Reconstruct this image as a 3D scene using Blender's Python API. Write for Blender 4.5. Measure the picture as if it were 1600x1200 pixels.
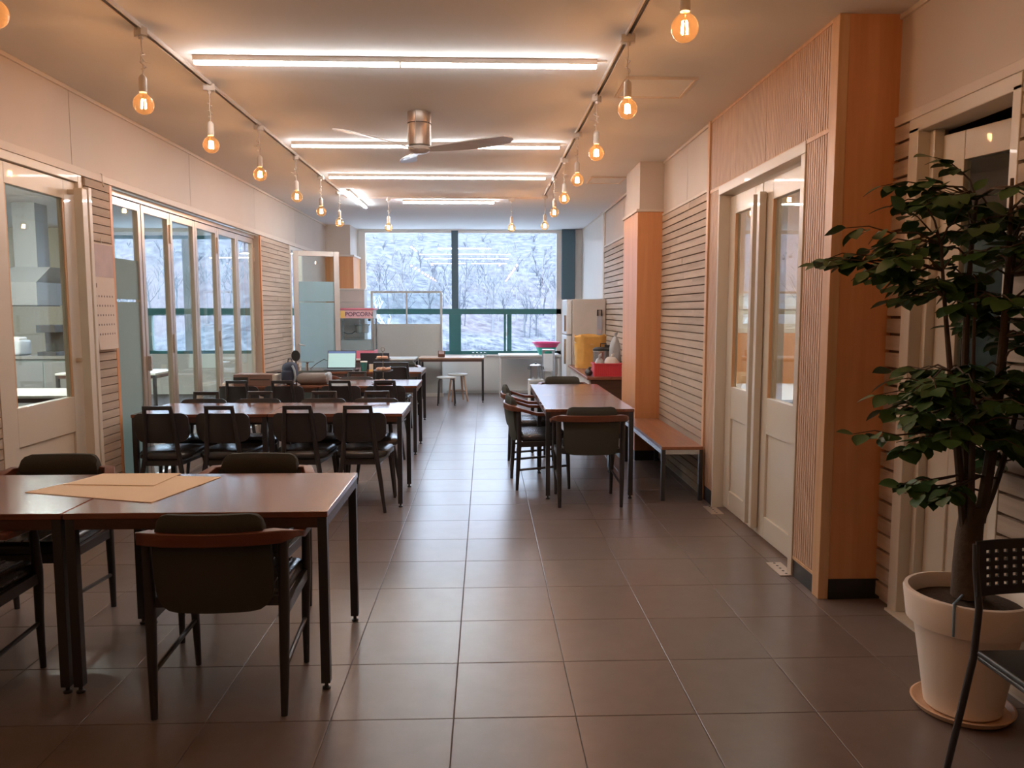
import bpy, bmesh, math, random
from mathutils import Vector, Matrix, Euler
SC = bpy.context.scene
for o in list(bpy.data.objects): bpy.data.objects.remove(o)
COL = SC.collection
PI = math.pi
CAM_H = 1.49
# ------------------------------------------------------------------ camera
cam_d = bpy.data.cameras.new('camera'); cam = bpy.data.objects.new('camera', cam_d); COL.objects.link(cam)
cam_d.sensor_width = 36.0; cam_d.lens = 1215.0/1600*36; cam_d.clip_start = .05; cam_d.clip_end = 400
_t = math.radians(1.971); _p = math.radians(5.407)
_f = Vector((math.sin(_t)*math.cos(_p), math.cos(_t)*math.cos(_p), -math.sin(_p)))
_r = Vector((math.cos(_t), -math.sin(_t), 0)); _u = _r.cross(_f)
cam.matrix_world = Matrix(((_r.x,_u.x,-_f.x,0),(_r.y,_u.y,-_f.y,0),(_r.z,_u.z,-_f.z,CAM_H),(0,0,0,1)))
SC.camera = cam
# ------------------------------------------------------------------ world, sun, exposure
W = bpy.data.worlds.new('world'); SC.world = W; W.use_nodes = True
bg = W.node_tree.nodes['Background']; bg.inputs[0].default_value = (.70,.82,1.0,1); bg.inputs[1].default_value = 5.3
sun_d = bpy.data.lights.new('sun','SUN'); sun_d.energy = 1.2; sun_d.angle = math.radians(3); sun_d.color = (1,.97,.93)
sun = bpy.data.objects.new('sun', sun_d); COL.objects.link(sun); sun.rotation_euler = (math.radians(50), 0, math.radians(-20))
vs = SC.view_settings; vs.view_transform = 'Standard'; vs.look = 'None'; vs.gamma = 1.0; vs.use_curve_mapping = False
vs.exposure = 0.97
SC.cycles.use_denoising = True; SC.cycles.max_bounces = 10; SC.cycles.transparent_max_bounces = 24
SC.cycles.diffuse_bounces = 5; SC.cycles.glossy_bounces = 4
SC.cycles.sample_clamp_indirect = 6; SC.cycles.caustics_reflective = False; SC.cycles.caustics_refractive = False
TUBE_E = 27.0; BULB_E = 235.0

# ------------------------------------------------------------------ materials
def nd(nt, t, **kw):
    n = nt.nodes.new(t)
    for k, v in kw.items():
        if k in n.inputs: n.inputs[k].default_value = v
        else: setattr(n, k, v)
    return n
def base_mat(name):
    m = bpy.data.materials.new(name); m.use_nodes = True
    nt = m.node_tree; return m, nt, nt.nodes['Principled BSDF'], nt.links
def c4(c): return (c[0], c[1], c[2], 1)
def plain(name, col, rough=.5, metal=0, spec=.5, var=.06, scale=6, bump=0, bscale=60, coat=0):
    m, nt, b, L = base_mat(name)
    b.inputs['Roughness'].default_value = rough; b.inputs['Metallic'].default_value = metal
    b.inputs['Specular IOR Level'].default_value = spec; b.inputs['Coat Weight'].default_value = coat
    tc = nd(nt,'ShaderNodeTexCoord'); nz = nd(nt,'ShaderNodeTexNoise', Scale=scale, Detail=4.0)
    L.new(tc.outputs['Object'], nz.inputs['Vector'])
    mx = nd(nt,'ShaderNodeMix', data_type='RGBA')
    mx.inputs[6].default_value = c4([v*(1-var) for v in col]); mx.inputs[7].default_value = c4([min(1,v*(1+var)) for v in col])
    L.new(nz.outputs['Fac'], mx.inputs[0]); L.new(mx.outputs[2], b.inputs['Base Color'])
    if bump:
        n2 = nd(nt,'ShaderNodeTexNoise', Scale=bscale, Detail=3.0); L.new(tc.outputs['Object'], n2.inputs['Vector'])
        bp = nd(nt,'ShaderNodeBump', Strength=bump, Distance=.01); L.new(n2.outputs['Fac'], bp.inputs['Height']); L.new(bp.outputs[0], b.inputs['Normal'])
    return m
def wood(name, c1, c2, axis=0, rough=.45, grain=22, spec=.5, rnd=0, bump=.08, coat=0):
    m, nt, b, L = base_mat(name)
    b.inputs['Roughness'].default_value = rough; b.inputs['Specular IOR Level'].default_value = spec
    b.inputs['Coat Weight'].default_value = coat; b.inputs['Coat Roughness'].default_value = .12
    tc = nd(nt,'ShaderNodeTexCoord'); mp = nd(nt,'ShaderNodeMapping'); s = [grain]*3; s[axis] = grain*.06
    mp.inputs['Scale'].default_value = s; L.new(tc.outputs['Object'], mp.inputs['Vector'])
    oi = nd(nt,'ShaderNodeObjectInfo')
    if rnd:
        mu = nd(nt,'ShaderNodeVectorMath', operation='SCALE'); mu.inputs['Scale'].default_value = 37
        cb = nd(nt,'ShaderNodeCombineXYZ'); 
        for i in range(3): L.new(oi.outputs['Random'], cb.inputs[i])
        L.new(cb.outputs[0], mu.inputs[0]); L.new(mu.outputs[0], mp.inputs['Location'])
    nz = nd(nt,'ShaderNodeTexNoise', Scale=1.0, Detail=5.0, Roughness=.6); L.new(mp.outputs[0], nz.inputs['Vector'])
    rp = nd(nt,'ShaderNodeValToRGB'); rp.color_ramp.elements[0].position = .3; rp.color_ramp.elements[1].position = .7
    rp.color_ramp.elements[0].color = c4(c1); rp.color_ramp.elements[1].color = c4(c2); L.new(nz.outputs['Fac'], rp.inputs[0])
    out = rp.outputs[0]
    if rnd:
        hs = nd(nt,'ShaderNodeHueSaturation'); mr = nd(nt,'ShaderNodeMapRange')
        mr.inputs[3].default_value = 1-rnd; mr.inputs[4].default_value = 1+rnd
        L.new(oi.outputs['Random'], mr.inputs[0]); L.new(mr.outputs[0], hs.inputs['Value']); L.new(out, hs.inputs['Color']); out = hs.outputs[0]
    L.new(out, b.inputs['Base Color'])
    if bump:
        bp = nd(nt,'ShaderNodeBump', Strength=bump, Distance=.004); L.new(nz.outputs['Fac'], bp.inputs['Height']); L.new(bp.outputs[0], b.inputs['Normal'])
    return m
def thin_glass(name, tint=(.93,.97,.97), f0=.04, amp=.9):
    m = bpy.data.materials.new(name); m.use_nodes = True; nt = m.node_tree; L = nt.links
    nt.nodes.remove(nt.nodes['Principled BSDF']); out = nt.nodes['Material Output']
    tr = nd(nt,'ShaderNodeBsdfTransparent'); tr.inputs[0].default_value = c4(tint)
    gl = nd(nt,'ShaderNodeBsdfGlossy'); gl.inputs['Roughness'].default_value = .0
    lw = nd(nt,'ShaderNodeLayerWeight'); lw.inputs[0].default_value = .5
    pw = nd(nt,'ShaderNodeMath', operation='POWER'); pw.inputs[1].default_value = 5
    ma = nd(nt,'ShaderNodeMath', operation='MULTIPLY_ADD'); ma.inputs[1].default_value = amp; ma.inputs[2].default_value = f0
    mx = nd(nt,'ShaderNodeMixShader')
    L.new(lw.outputs['Facing'], pw.inputs[0]); L.new(pw.outputs[0], ma.inputs[0]); L.new(ma.outputs[0], mx.inputs[0])
    L.new(tr.outputs[0], mx.inputs[1]); L.new(gl.outputs[0], mx.inputs[2]); L.new(mx.outputs[0], out.inputs[0])
    return m
def frosted(name, col):
    m = bpy.data.materials.new(name); m.use_nodes = True; nt = m.node_tree; L = nt.links
    nt.nodes.remove(nt.nodes['Principled BSDF']); out = nt.nodes['Material Output']
    df = nd(nt,'ShaderNodeBsdfDiffuse'); df.inputs[0].default_value = c4(col)
    tl = nd(nt,'ShaderNodeBsdfTranslucent'); tl.inputs[0].default_value = c4(col)
    tr = nd(nt,'ShaderNodeBsdfTransparent'); tr.inputs[0].default_value = c4(col)
    nz = nd(nt,'ShaderNodeTexNoise', Scale=3.0)
    a = nd(nt,'ShaderNodeMixShader'); a.inputs[0].default_value = .6
    b = nd(nt,'ShaderNodeMixShader'); mr = nd(nt,'ShaderNodeMapRange'); mr.inputs[3].default_value = .1; mr.inputs[4].default_value = .16
    L.new(nz.outputs['Fac'], mr.inputs[0]); L.new(mr.outputs[0], b.inputs[0])
    L.new(df.outputs[0], a.inputs[1]); L.new(tl.outputs[0], a.inputs[2]); L.new(a.outputs[0], b.inputs[1]); L.new(tr.outputs[0], b.inputs[2]); L.new(b.outputs[0], out.inputs[0])
    return m
def emit(name, col, s):
    m, nt, b, L = base_mat(name); b.inputs['Base Color'].default_value = c4(col)
    b.inputs['Emission Color'].default_value = c4(col); b.inputs['Emission Strength'].default_value = s
    return m
def tile_mat():
    m, nt, b, L = base_mat('floor_tile'); tc = nd(nt,'ShaderNodeNewGeometry'); oi = nd(nt,'ShaderNodeObjectInfo')
    nz = nd(nt,'ShaderNodeTexNoise', Scale=8.0, Detail=5.0, Roughness=.6); L.new(tc.outputs['Position'], nz.inputs['Vector'])
    rp = nd(nt,'ShaderNodeValToRGB'); rp.color_ramp.elements[0].position = .05; rp.color_ramp.elements[1].position = .95
    rp.color_ramp.elements[0].color = (.155,.119,.107,1); rp.color_ramp.elements[1].color = (.212,.165,.151,1)
    L.new(nz.outputs['Fac'], rp.inputs[0])
    hs = nd(nt,'ShaderNodeHueSaturation'); mr = nd(nt,'ShaderNodeMapRange'); mr.inputs[3].default_value = .93; mr.inputs[4].default_value = 1.07
    L.new(oi.outputs['Random'], mr.inputs[0]); L.new(mr.outputs[0], hs.inputs['Value']); L.new(rp.outputs[0], hs.inputs['Color']); L.new(hs.outputs[0], b.inputs['Base Color'])
    n2 = nd(nt,'ShaderNodeTexNoise', Scale=9.0, Detail=4.0); L.new(tc.outputs['Position'], n2.inputs['Vector'])
    m2 = nd(nt,'ShaderNodeMapRange'); m2.inputs[3].default_value = .280; m2.inputs[4].default_value = .31
    L.new(n2.outputs['Fac'], m2.inputs[0]); L.new(m2.outputs[0], b.inputs['Roughness'])
    b.inputs['Specular IOR Level'].default_value = .5
    return m
def hill_mat(name, stops, scale):
    m, nt, b, L = base_mat(name); tc = nd(nt,'ShaderNodeTexCoord')
    b.inputs['Roughness'].default_value = .95; b.inputs['Specular IOR Level'].default_value = .1
    nz = nd(nt,'ShaderNodeTexNoise', Scale=scale, Detail=8.0, Roughness=.75); L.new(tc.outputs['Object'], nz.inputs['Vector'])
    rp = nd(nt,'ShaderNodeValToRGB'); e = rp.color_ramp.elements
    e[0].position = .36; e[1].position = .66; e[0].color = c4(stops[0]); e[1].color = c4(stops[1]); L.new(nz.outputs['Fac'], rp.inputs[0])
    n2 = nd(nt,'ShaderNodeTexNoise', Scale=.11, Detail=3.0); L.new(tc.outputs['Object'], n2.inputs['Vector'])
    r2 = nd(nt,'ShaderNodeValToRGB'); r2.color_ramp.elements[0].position = .5; r2.color_ramp.elements[1].position = .62; L.new(n2.outputs['Fac'], r2.inputs[0])
    mx = nd(nt,'ShaderNodeMix', data_type='RGBA'); mx.inputs[7].default_value = c4(stops[2]); L.new(rp.outputs[0], mx.inputs[6])
    mm = nd(nt,'ShaderNodeMath', operation='MULTIPLY'); mm.inputs[1].default_value = .5; L.new(r2.outputs[0], mm.inputs[0]); L.new(mm.outputs[0], mx.inputs[0]); L.new(mx.outputs[2], b.inputs['Base Color'])
    return m
M = {}
M['ceil'] = plain('ceiling_paint', (.76,.78,.80), .85, spec=.12, var=.03, scale=1.2)
M['board'] = plain('upper_board', (.60,.52,.45), .5, var=.05, scale=2.5, bump=.03, bscale=90)
M['trim'] = plain('cream_trim', (.68,.60,.52), .45, var=.04)
M['white'] = plain('white_paint', (.74,.71,.66), .4, var=.03)
M['doorw'] = plain('door_cream_paint', (.70,.64,.55), .34, var=.03, coat=.15)
M['wallw'] = plain('white_wall', (.72,.72,.69), .6, var=.03)
M['greywall'] = plain('grey_wall_panel', (.52,.53,.50), .6, var=.03)
M['plank'] = wood('pale_pine_plank', (.40,.315,.245), (.56,.46,.37), axis=1, rough=.6, grain=20, rnd=.10, spec=.3)
M['backing'] = plain('plank_backing', (.16,.10,.065), .8)
M['ply'] = wood('orange_plywood', (.62,.275,.115), (.72,.355,.165), axis=2, rough=.38, grain=16, spec=.5, bump=.03)
M['flute'] = wood('fluted_oak', (.56,.37,.25), (.68,.48,.34), axis=2, rough=.5, grain=30, bump=.03)
M['trimw'] = wood('light_wood_trim', (.60,.36,.19), (.72,.46,.27), axis=2, rough=.4, grain=24, bump=.02)
M['base'] = plain('black_baseboard', (.018,.017,.016), .35)
M['tile'] = tile_mat()
M['grout'] = plain('grout', (.13,.105,.095), .8)
M['top'] = wood('red_brown_tabletop', (.150,.052,.028), (.24,.095,.055), axis=0, rough=.22, grain=26, spec=.6, bump=.10, coat=.35)
M['bench'] = wood('bench_top', (.27,.10,.045), (.36,.15,.07), axis=1, rough=.33, grain=24, bump=.05)
M['steel_b'] = plain('black_steel', (.034,.033,.036), .32, spec=.6)  # blacks of steel, chairs and leather lifted to imitate veiling glare
M['chairb'] = plain('black_stained_wood', (.034,.031,.033), .34, spec=.6, scale=20)
M['leather'] = plain('black_leather', (.034,.035,.040), .26, spec=.7, bump=.15, bscale=40)
M['olive'] = plain('dark_olive_fabric', (.066,.068,.060), .9, spec=.2, bump=.3, bscale=400)
M['armwood'] = wood('reddish_arm_wood', (.115,.035,.018), (.18,.060,.032), axis=0, rough=.35, grain=30, bump=.03)
M['alu'] = plain('champagne_aluminium', (.66,.58,.51), .30, metal=.6, var=.04)
M['greyframe'] = plain('grey_metal_frame', (.50,.49,.48), .4, metal=.3)
M['green'] = plain('green_window_frame', (.030,.150,.150), .4)
M['teal'] = plain('dark_teal_frame', (.050,.105,.135), .45)
M['glass'] = thin_glass('clear_glass')
M['wglass'] = thin_glass('window_glass', (.94,.97,1.0), .05, .8)
M['dglass'] = thin_glass('door_glass', (.90,.95,.94), .06, .9)
M['frost'] = frosted('frosted_film', (.46,.53,.54))
M['frostd'] = frosted('bright_frosted_film', (.64,.80,.84))  # brighter, bluer copy of the film: light from outside put into its colour
def bulb_mat():
    m=thin_glass('amber_bulb_glass',(1.0,.88,.66),.05,.8); nt=m.node_tree; L=nt.links; out=nt.nodes['Material Output']
    old=out.inputs[0].links[0].from_socket; tl=nd(nt,'ShaderNodeBsdfTranslucent'); tl.inputs[0].default_value=(1,.62,.28,1)
    mx=nd(nt,'ShaderNodeMixShader'); mx.inputs[0].default_value=.012; L.new(old,mx.inputs[1]); L.new(tl.outputs[0],mx.inputs[2]); L.new(mx.outputs[0],out.inputs[0])
    return m
M['bulb'] = bulb_mat()
M['fil'] = emit('glowing_filament', (1.0,.53,.28), BULB_E)
M['tube'] = emit('lit_tube', (1.0,.955,.90), TUBE_E)
M['tubec'] = emit('lit_cool_tube', (.88,.95,1.0), TUBE_E*4.2)
M['tubes'] = emit('lit_side_tube', (.88,.95,1.0), TUBE_E*1.2)
M['tubek'] = emit('lit_kitchen_tube', (1.0,.97,.90), 200)
M['tubed'] = emit('lit_dining_tube', (1.0,.90,.78), 110)
M['plastic_w'] = plain('white_plastic', (.72,.68,.63), .35)
M['cord'] = plain('white_cord', (.66,.60,.54), .5)
M['track'] = plain('track_white', (.66,.60,.55), .4)
M['dark'] = plain('dark_slot', (.03,.025,.022), .6)
M['fanw'] = wood('fan_walnut', (.56,.53,.51), (.66,.63,.61), axis=0, rough=.3, grain=30, bump=.02)  # fan wood lightened so its colour carries a reflected sheen
M['fanhub'] = plain('fan_hub_metal', (.42,.36,.32), .35, metal=.8)
M['paper'] = plain('kraft_paper', (.82,.62,.41), .75, var=.03)
M['cal'] = plain('calendar_paper', (.66,.57,.50), .7, var=.03)
M['calp'] = plain('calendar_picture', (.50,.40,.40), .6, var=.2, scale=9)
M['ink'] = plain('grey_ink', (.22,.18,.17), .7)
M['pot'] = plain('white_ceramic_pot', (.88,.77,.67), .42, var=.03)
M['saucer'] = plain('saucer_cream', (.70,.48,.32), .4)
M['soil'] = plain('potting_soil', (.05,.032,.022), .95, var=.5, scale=50, bump=.8, bscale=80)
M['bark'] = plain('plant_bark', (.085,.055,.035), .85, var=.3, scale=30, bump=.4, bscale=60)
M['leaf'] = plain('plant_leaf', (.045,.105,.028), .42, var=.35, scale=14)
M['pchair'] = plain('black_plastic', (.016,.015,.015), .4)
M['blue'] = plain('pale_blue_tie', (.22,.32,.42), .5)
M['pink'] = plain('popcorn_pink', (.62,.16,.22), .4)
M['signpink'] = plain('sign_pale_pink', (.64,.36,.38), .45)
M['board2'] = plain('blue_grey_board', (.36,.38,.45), .5)
M['red'] = plain('red_plastic', (.66,.06,.09), .4)
M['yel'] = plain('sign_yellow', (.80,.52,.14), .5)
M['navyink'] = plain('sign_ink', (.12,.06,.10), .6)
M['stain'] = plain('stainless_steel', (.56,.56,.56), .25, metal=.9)
M['grease'] = plain('popcorn_bin_grey', (.25,.30,.31), .4)
M['fridge'] = plain('cream_fridge', (.55,.50,.46), .35)
M['fridgef'] = plain('fridge_front_white', (.70,.74,.76), .3)
M['bag'] = plain('yellow_sack', (.66,.36,.09), .6, var=.2, scale=9, bump=.5, bscale=14)
M['cabd'] = wood('dark_cabinet', (.065,.032,.024), (.10,.052,.04), axis=0, rough=.35)
M['counter'] = wood('counter_top', (.20,.07,.045), (.28,.11,.07), axis=1, rough=.3)
M['bagw'] = plain('white_plastic_bag', (.62,.58,.54), .4, var=.15, scale=14, bump=.6, bscale=20)
M['bagg'] = plain('grey_plastic_bag', (.36,.37,.38), .4, var=.2, scale=14, bump=.6, bscale=20)
M['teal_b'] = plain('teal_plastic', (.03,.36,.27), .4)
M['hotpink'] = plain('pink_plastic', (.75,.07,.24), .4)
M['navy'] = plain('navy_fabric', (.030,.040,.075), .75, bump=.2, bscale=200)
M['greyfab'] = plain('grey_brown_fabric', (.20,.17,.16), .9, bump=.2, bscale=120)
M['lfab'] = plain('light_blue_fabric', (.40,.48,.55), .8)
M['bread'] = plain('pastry', (.62,.36,.25), .7, var=.3, scale=25)
M['screen'] = emit('laptop_screen', (.42,.66,.66), .30)
M['screenbar'] = emit('laptop_screen_bar', (.10,.16,.32), .4)
M['laptop'] = plain('dark_laptop', (.05,.06,.08), .4)
M['cup'] = plain('green_cup', (.035,.16,.15), .45)
M['book'] = plain('tan_book', (.52,.36,.24), .7, var=.1, scale=20)
M['boxw'] = wood('brown_box', (.16,.09,.07), (.25,.15,.12), axis=0, rough=.5)
M['boxl'] = plain('box_pale_end', (.62,.56,.48), .6)
M['stoolw'] = wood('stool_wood', (.42,.27,.19), (.52,.36,.26), axis=2, rough=.5)
M['seatw'] = plain('stool_seat_white', (.66,.66,.62), .35)
M['kwall'] = plain('kitchen_textured_wall', (.66,.63,.54), .7, var=.14, scale=34, bump=.1, bscale=40)
M['pinkwall'] = plain('pink_textured_wall', (.62,.44,.36), .7, var=.12, scale=26, bump=.1, bscale=40)
M['wallgreen'] = plain('grey_green_wall', (.30,.36,.34), .6)
M['hood'] = plain('hood_grey', (.26,.26,.26), .4, metal=.4)
M['wbeam'] = plain('pale_appliance', (.50,.52,.55), .4)
M['hill'] = hill_mat('winter_hillside', ((.032,.038,.05),(.165,.17,.185),(.17,.12,.125)), 3.6)
M['brush'] = plain('bare_branches', (.18,.185,.20), .9, var=.25, scale=1)
M['brushd'] = plain('grey_branches', (.07,.08,.098), .9, var=.25, scale=1)
M['wtree'] = plain('white_bark', (.60,.63,.65), .8)
M['ground'] = plain('outdoor_ground', (.62,.62,.60), .9, var=.2, scale=2)  # pale so the hidden slab outside reflects daylight indoors
M['switch'] = plain('black_plastic_small', (.03,.03,.03), .4)

# ------------------------------------------------------------------ mesh builder
class MB:
    def __init__(s): s.v = []; s.f = []; s.smooth = False
    def add(s, vs, fs):
        n = len(s.v); s.v += [tuple(v) for v in vs]; s.f += [tuple(i+n for i in f) for f in fs]; return s
    def box(s, x0,x1,y0,y1,z0,z1):
        if x0>x1: x0,x1=x1,x0
        if y0>y1: y0,y1=y1,y0
        if z0>z1: z0,z1=z1,z0
        return s.add([(x0,y0,z0),(x1,y0,z0),(x1,y1,z0),(x0,y1,z0),(x0,y0,z1),(x1,y0,z1),(x1,y1,z1),(x0,y1,z1)],
              [(0,3,2,1),(4,5,6,7),(0,1,5,4),(1,2,6,5),(2,3,7,6),(3,0,4,7)])
    def obox(s, c, size, mat):
        a,b,d = [v/2 for v in size]; c = Vector(c)
        pts = [(-a,-b,-d),(a,-b,-d),(a,b,-d),(-a,b,-d),(-a,-b,d),(a,-b,d),(a,b,d),(-a,b,d)]
        return s.add([c+mat@Vector(p) for p in pts],[(0,3,2,1),(4,5,6,7),(0,1,5,4),(1,2,6,5),(2,3,7,6),(3,0,4,7)])
    def beam(s, p, q, w, h, up=(0,0,1)):
        p=Vector(p); q=Vector(q); d=(q-p); l=d.length; d.normalize(); r=d.cross(Vector(up))
        if r.length<1e-4: r=d.cross(Vector((1,0,0)))
        r.normalize(); u=r.cross(d)
        return s.obox((p+q)/2,(w,l,h),Matrix((r,d,u)).transposed())
    def tube(s, pts, r, n=8, cap=True):
        pts=[Vector(p) for p in pts]; k=len(pts); rs = r if isinstance(r,(list,tuple)) else [r]*k
        vs=[]; fs=[]; ref=None
        for i,p in enumerate(pts):
            d = (pts[min(i+1,k-1)]-pts[max(i-1,0)]); d = d.normalized() if d.length>1e-9 else Vector((0,0,1))
            if ref is None: ref = Vector((1,0,0)) if abs(d.x)<.8 else Vector((0,1,0))
            a=(ref-d*ref.dot(d)).normalized(); b=d.cross(a); ref=a
            for j in range(n):
                t=2*PI*j/n; vs.append(p+(a*math.cos(t)+b*math.sin(t))*rs[i])
        for i in range(k-1):
            for j in range(n):
                fs.append((i*n+j,i*n+(j+1)%n,(i+1)*n+(j+1)%n,(i+1)*n+j))
        if cap: fs.append(tuple(range(n-1,-1,-1))); fs.append(tuple((k-1)*n+j for j in range(n)))
        s.smooth=True; return s.add(vs,fs)
    def lathe(s, prof, n=24, c=(0,0,0), sx=1, sy=1):
        vs=[]; fs=[]; k=len(prof)
        for r,z in prof:
            for j in range(n):
                t=2*PI*j/n; vs.append((c[0]+r*sx*math.cos(t),c[1]+r*sy*math.sin(t),c[2]+z))
        for i in range(k-1):
            for j in range(n): fs.append((i*n+j,i*n+(j+1)%n,(i+1)*n+(j+1)%n,(i+1)*n+j))
        if prof[0][0]>1e-6: fs.append(tuple(range(n-1,-1,-1)))
        if prof[-1][0]>1e-6: fs.append(tuple((k-1)*n+j for j in range(n)))
        s.smooth=True; return s.add(vs,fs)
    def rbox(s, c, size, r, seg=3, mat=None):
        bm=bmesh.new(); bmesh.ops.create_cube(bm,size=1)
        for v in bm.verts: v.co=Vector((v.co.x*size[0],v.co.y*size[1],v.co.z*size[2]))
        bmesh.ops.bevel(bm,geom=list(bm.edges),offset=r,segments=seg,profile=.5,affect='EDGES')
        bm.verts.index_update(); mt=mat or Matrix.Identity(3)
        s.add([Vector(c)+mt@v.co for v in bm.verts],[[v.index for v in f.verts] for f in bm.faces]); bm.free()
        s.smooth=True; return s
    def cpanel(s, w, z0, z1, th, y, curve, cr_top, cr_bot, lean=0, nx=14, nz=6):
        """upright panel with rounded corners bent in plan: front at y, ends move by curve"""
        def lim(x):
            a=w/2-abs(x); zt=z1; zb=z0
            if a<cr_top: zt=z1-(cr_top-math.sqrt(max(0,cr_top**2-(cr_top-a)**2)))
            if a<cr_bot: zb=z0+(cr_bot-math.sqrt(max(0,cr_bot**2-(cr_bot-a)**2)))
            return zb,zt
        xs=[]
        for i in range(nx+1): xs.append(-w/2*math.cos(PI*i/nx))
        vs=[]
        for side in (0,1):
            for x in xs:
                zb,zt=lim(x)
                for k in range(nz+1):
                    z=zb+(zt-zb)*k/nz; e=min(1,4*min(k,nz-k)/nz*.5+.45)
                    yy=y+curve*(2*x/w)**2+lean*(z-z0)+(th/2)*(1 if side else -1)*e
                    vs.append((x,yy,z))
        n=(nx+1)*(nz+1); fs=[]; I=lambda s_,i,k: s_*n+i*(nz+1)+k
        for i in range(nx):
            for k in range(nz):
                fs.append((I(0,i,k),I(0,i+1,k),I(0,i+1,k+1),I(0,i,k+1)))
                fs.append((I(1,i,k+1),I(1,i+1,k+1),I(1,i+1,k),I(1,i,k)))
            fs.append((I(0,i,0),I(1,i,0),I(1,i+1,0),I(0,i+1,0)))
            fs.append((I(0,i+1,nz),I(1,i+1,nz),I(1,i,nz),I(0,i,nz)))
        for k in range(nz):
            fs.append((I(0,0,k),I(0,0,k+1),I(1,0,k+1),I(1,0,k)))
            fs.append((I(1,nx,k),I(1,nx,k+1),I(0,nx,k+1),I(0,nx,k)))
        s.smooth=True; return s.add(vs,fs)
    def build(s, name, mat, parent=None, bevel=0, smooth=None, angle=40):
        me=bpy.data.meshes.new(name); me.from_pydata(s.v,[],s.f); me.update()
        me.materials.append(M[mat] if isinstance(mat,str) else mat)
        if (s.smooth if smooth is None else smooth):
            me.polygons.foreach_set('use_smooth',[True]*len(me.polygons)); me.set_sharp_from_angle(angle=math.radians(angle))
        o=bpy.data.objects.new(name,me); COL.objects.link(o)
        if parent: o.parent=parent
        if bevel:
            b=o.modifiers.new('bevel','BEVEL'); b.width=bevel; b.segments=2; b.limit_method='ANGLE'; b.angle_limit=math.radians(50)
        return o
def empty(name, loc=(0,0,0), rz=0):
    o=bpy.data.objects.new(name,None); COL.objects.link(o); o.location=loc; o.rotation_euler=(0,0,rz); o.empty_display_size=.1; return o
def tag(o, label, cat, group=None, kind=None):
    if label: o['label']=label
    if cat: o['category']=cat
    if group: o['group']=group
    if kind: o['kind']=kind
    return o
def thing(name, label, cat, loc=(0,0,0), rz=0, group=None): return tag(empty(name,loc,rz),label,cat,group)
def struct(name, mb, mat, label, cat, **kw):
    return tag(mb.build(name,mat,None,**kw),label,cat,None,'structure')
def structE(name, label, cat, loc=(0,0,0), rz=0): return tag(empty(name,loc,rz),label,cat,None,'structure')
def copy_tree(o, parent=None):
    c=o.copy(); COL.objects.link(c); c.parent=parent
    for ch in o.children: copy_tree(ch,c)
    return c
def place(root, used, loc, rz, label, group=None):
    o=root if not used else copy_tree(root)
    o.location=loc; o.rotation_euler=(0,0,rz); o['label']=label
    if group: o['group']=group
    elif 'group' in o: del o['group']
    return o
def inst(me_obj, name, parent, loc):      # a copy of a single mesh part sharing its data
    o=bpy.data.objects.new(name,me_obj.data); COL.objects.link(o); o.parent=parent; o.location=loc; return o
ORD=['first','second','third','fourth','fifth','sixth','seventh','eighth']
RND=random.Random(5)
# ================================================================== STRUCTURE
XL=-2.68; XR=1.74; XQ=2.04; CZ=2.92; YB=14.0; T=.12
# ---- floor with tiles
floor = struct('floor', MB().box(-9.2,5.6,-2.2,14.2,-.10,-.005), 'grout', 'brown stone-look tiled floor of the room', 'floor')
TS=.45; tb=MB(); g=.0011; cx=TS/2-g; 
tb.add([(-cx,-cx,-.006),(cx,-cx,-.006),(cx,cx,-.006),(-cx,cx,-.006),(-cx,-cx,-.001),(cx,-cx,-.001),(cx,cx,-.001),(-cx,cx,-.001),
        (-cx+.002,-cx+.002,0),(cx-.002,-cx+.002,0),(cx-.002,cx-.002,0),(-cx+.002,cx-.002,0)],
       [(8,9,10,11),(0,1,5,4),(1,2,6,5),(2,3,7,6),(3,0,4,7),(4,5,9,8),(5,6,10,9),(6,7,11,10),(7,4,8,11)])
tile0=None; rest=MB()
for j in range(-9,27):
    y0=2.73+TS*j
    for i in range(-6,5):
        x0=-.12+TS*i; xa,xb,ya,yb=max(x0,-2.80),min(x0+TS,2.16),y0,min(y0+TS,YB)
        if xb-xa<.02 or yb-ya<.02: continue
        full=(xb-xa>TS-.001 and yb-ya>TS-.001)
        if full and -1<=j<=13:
            if tile0 is None:
                tile0=tb.build('floor_tile','tile',floor); tile0.location=(x0+TS/2,y0+TS/2,0)
            else: inst(tile0,'floor_tile',floor,(x0+TS/2,y0+TS/2,0))
        elif -1<=j<=13: MB().box(xa+g,xb-g,ya+g,yb-g,-.006,0).build('floor_tile','tile',floor)
        else: rest.box(xa+g,xb-g,ya+g,yb-g,-.006,0)
tag(rest.build('floor_tiles_far','tile',floor),None,None,None,'stuff')
# ---- ceiling
struct('ceiling', MB().box(-9.2,5.6,-2.2,14.2,CZ,CZ+.1), 'ceil', 'warm white painted ceiling of the room', 'ceiling')
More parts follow.
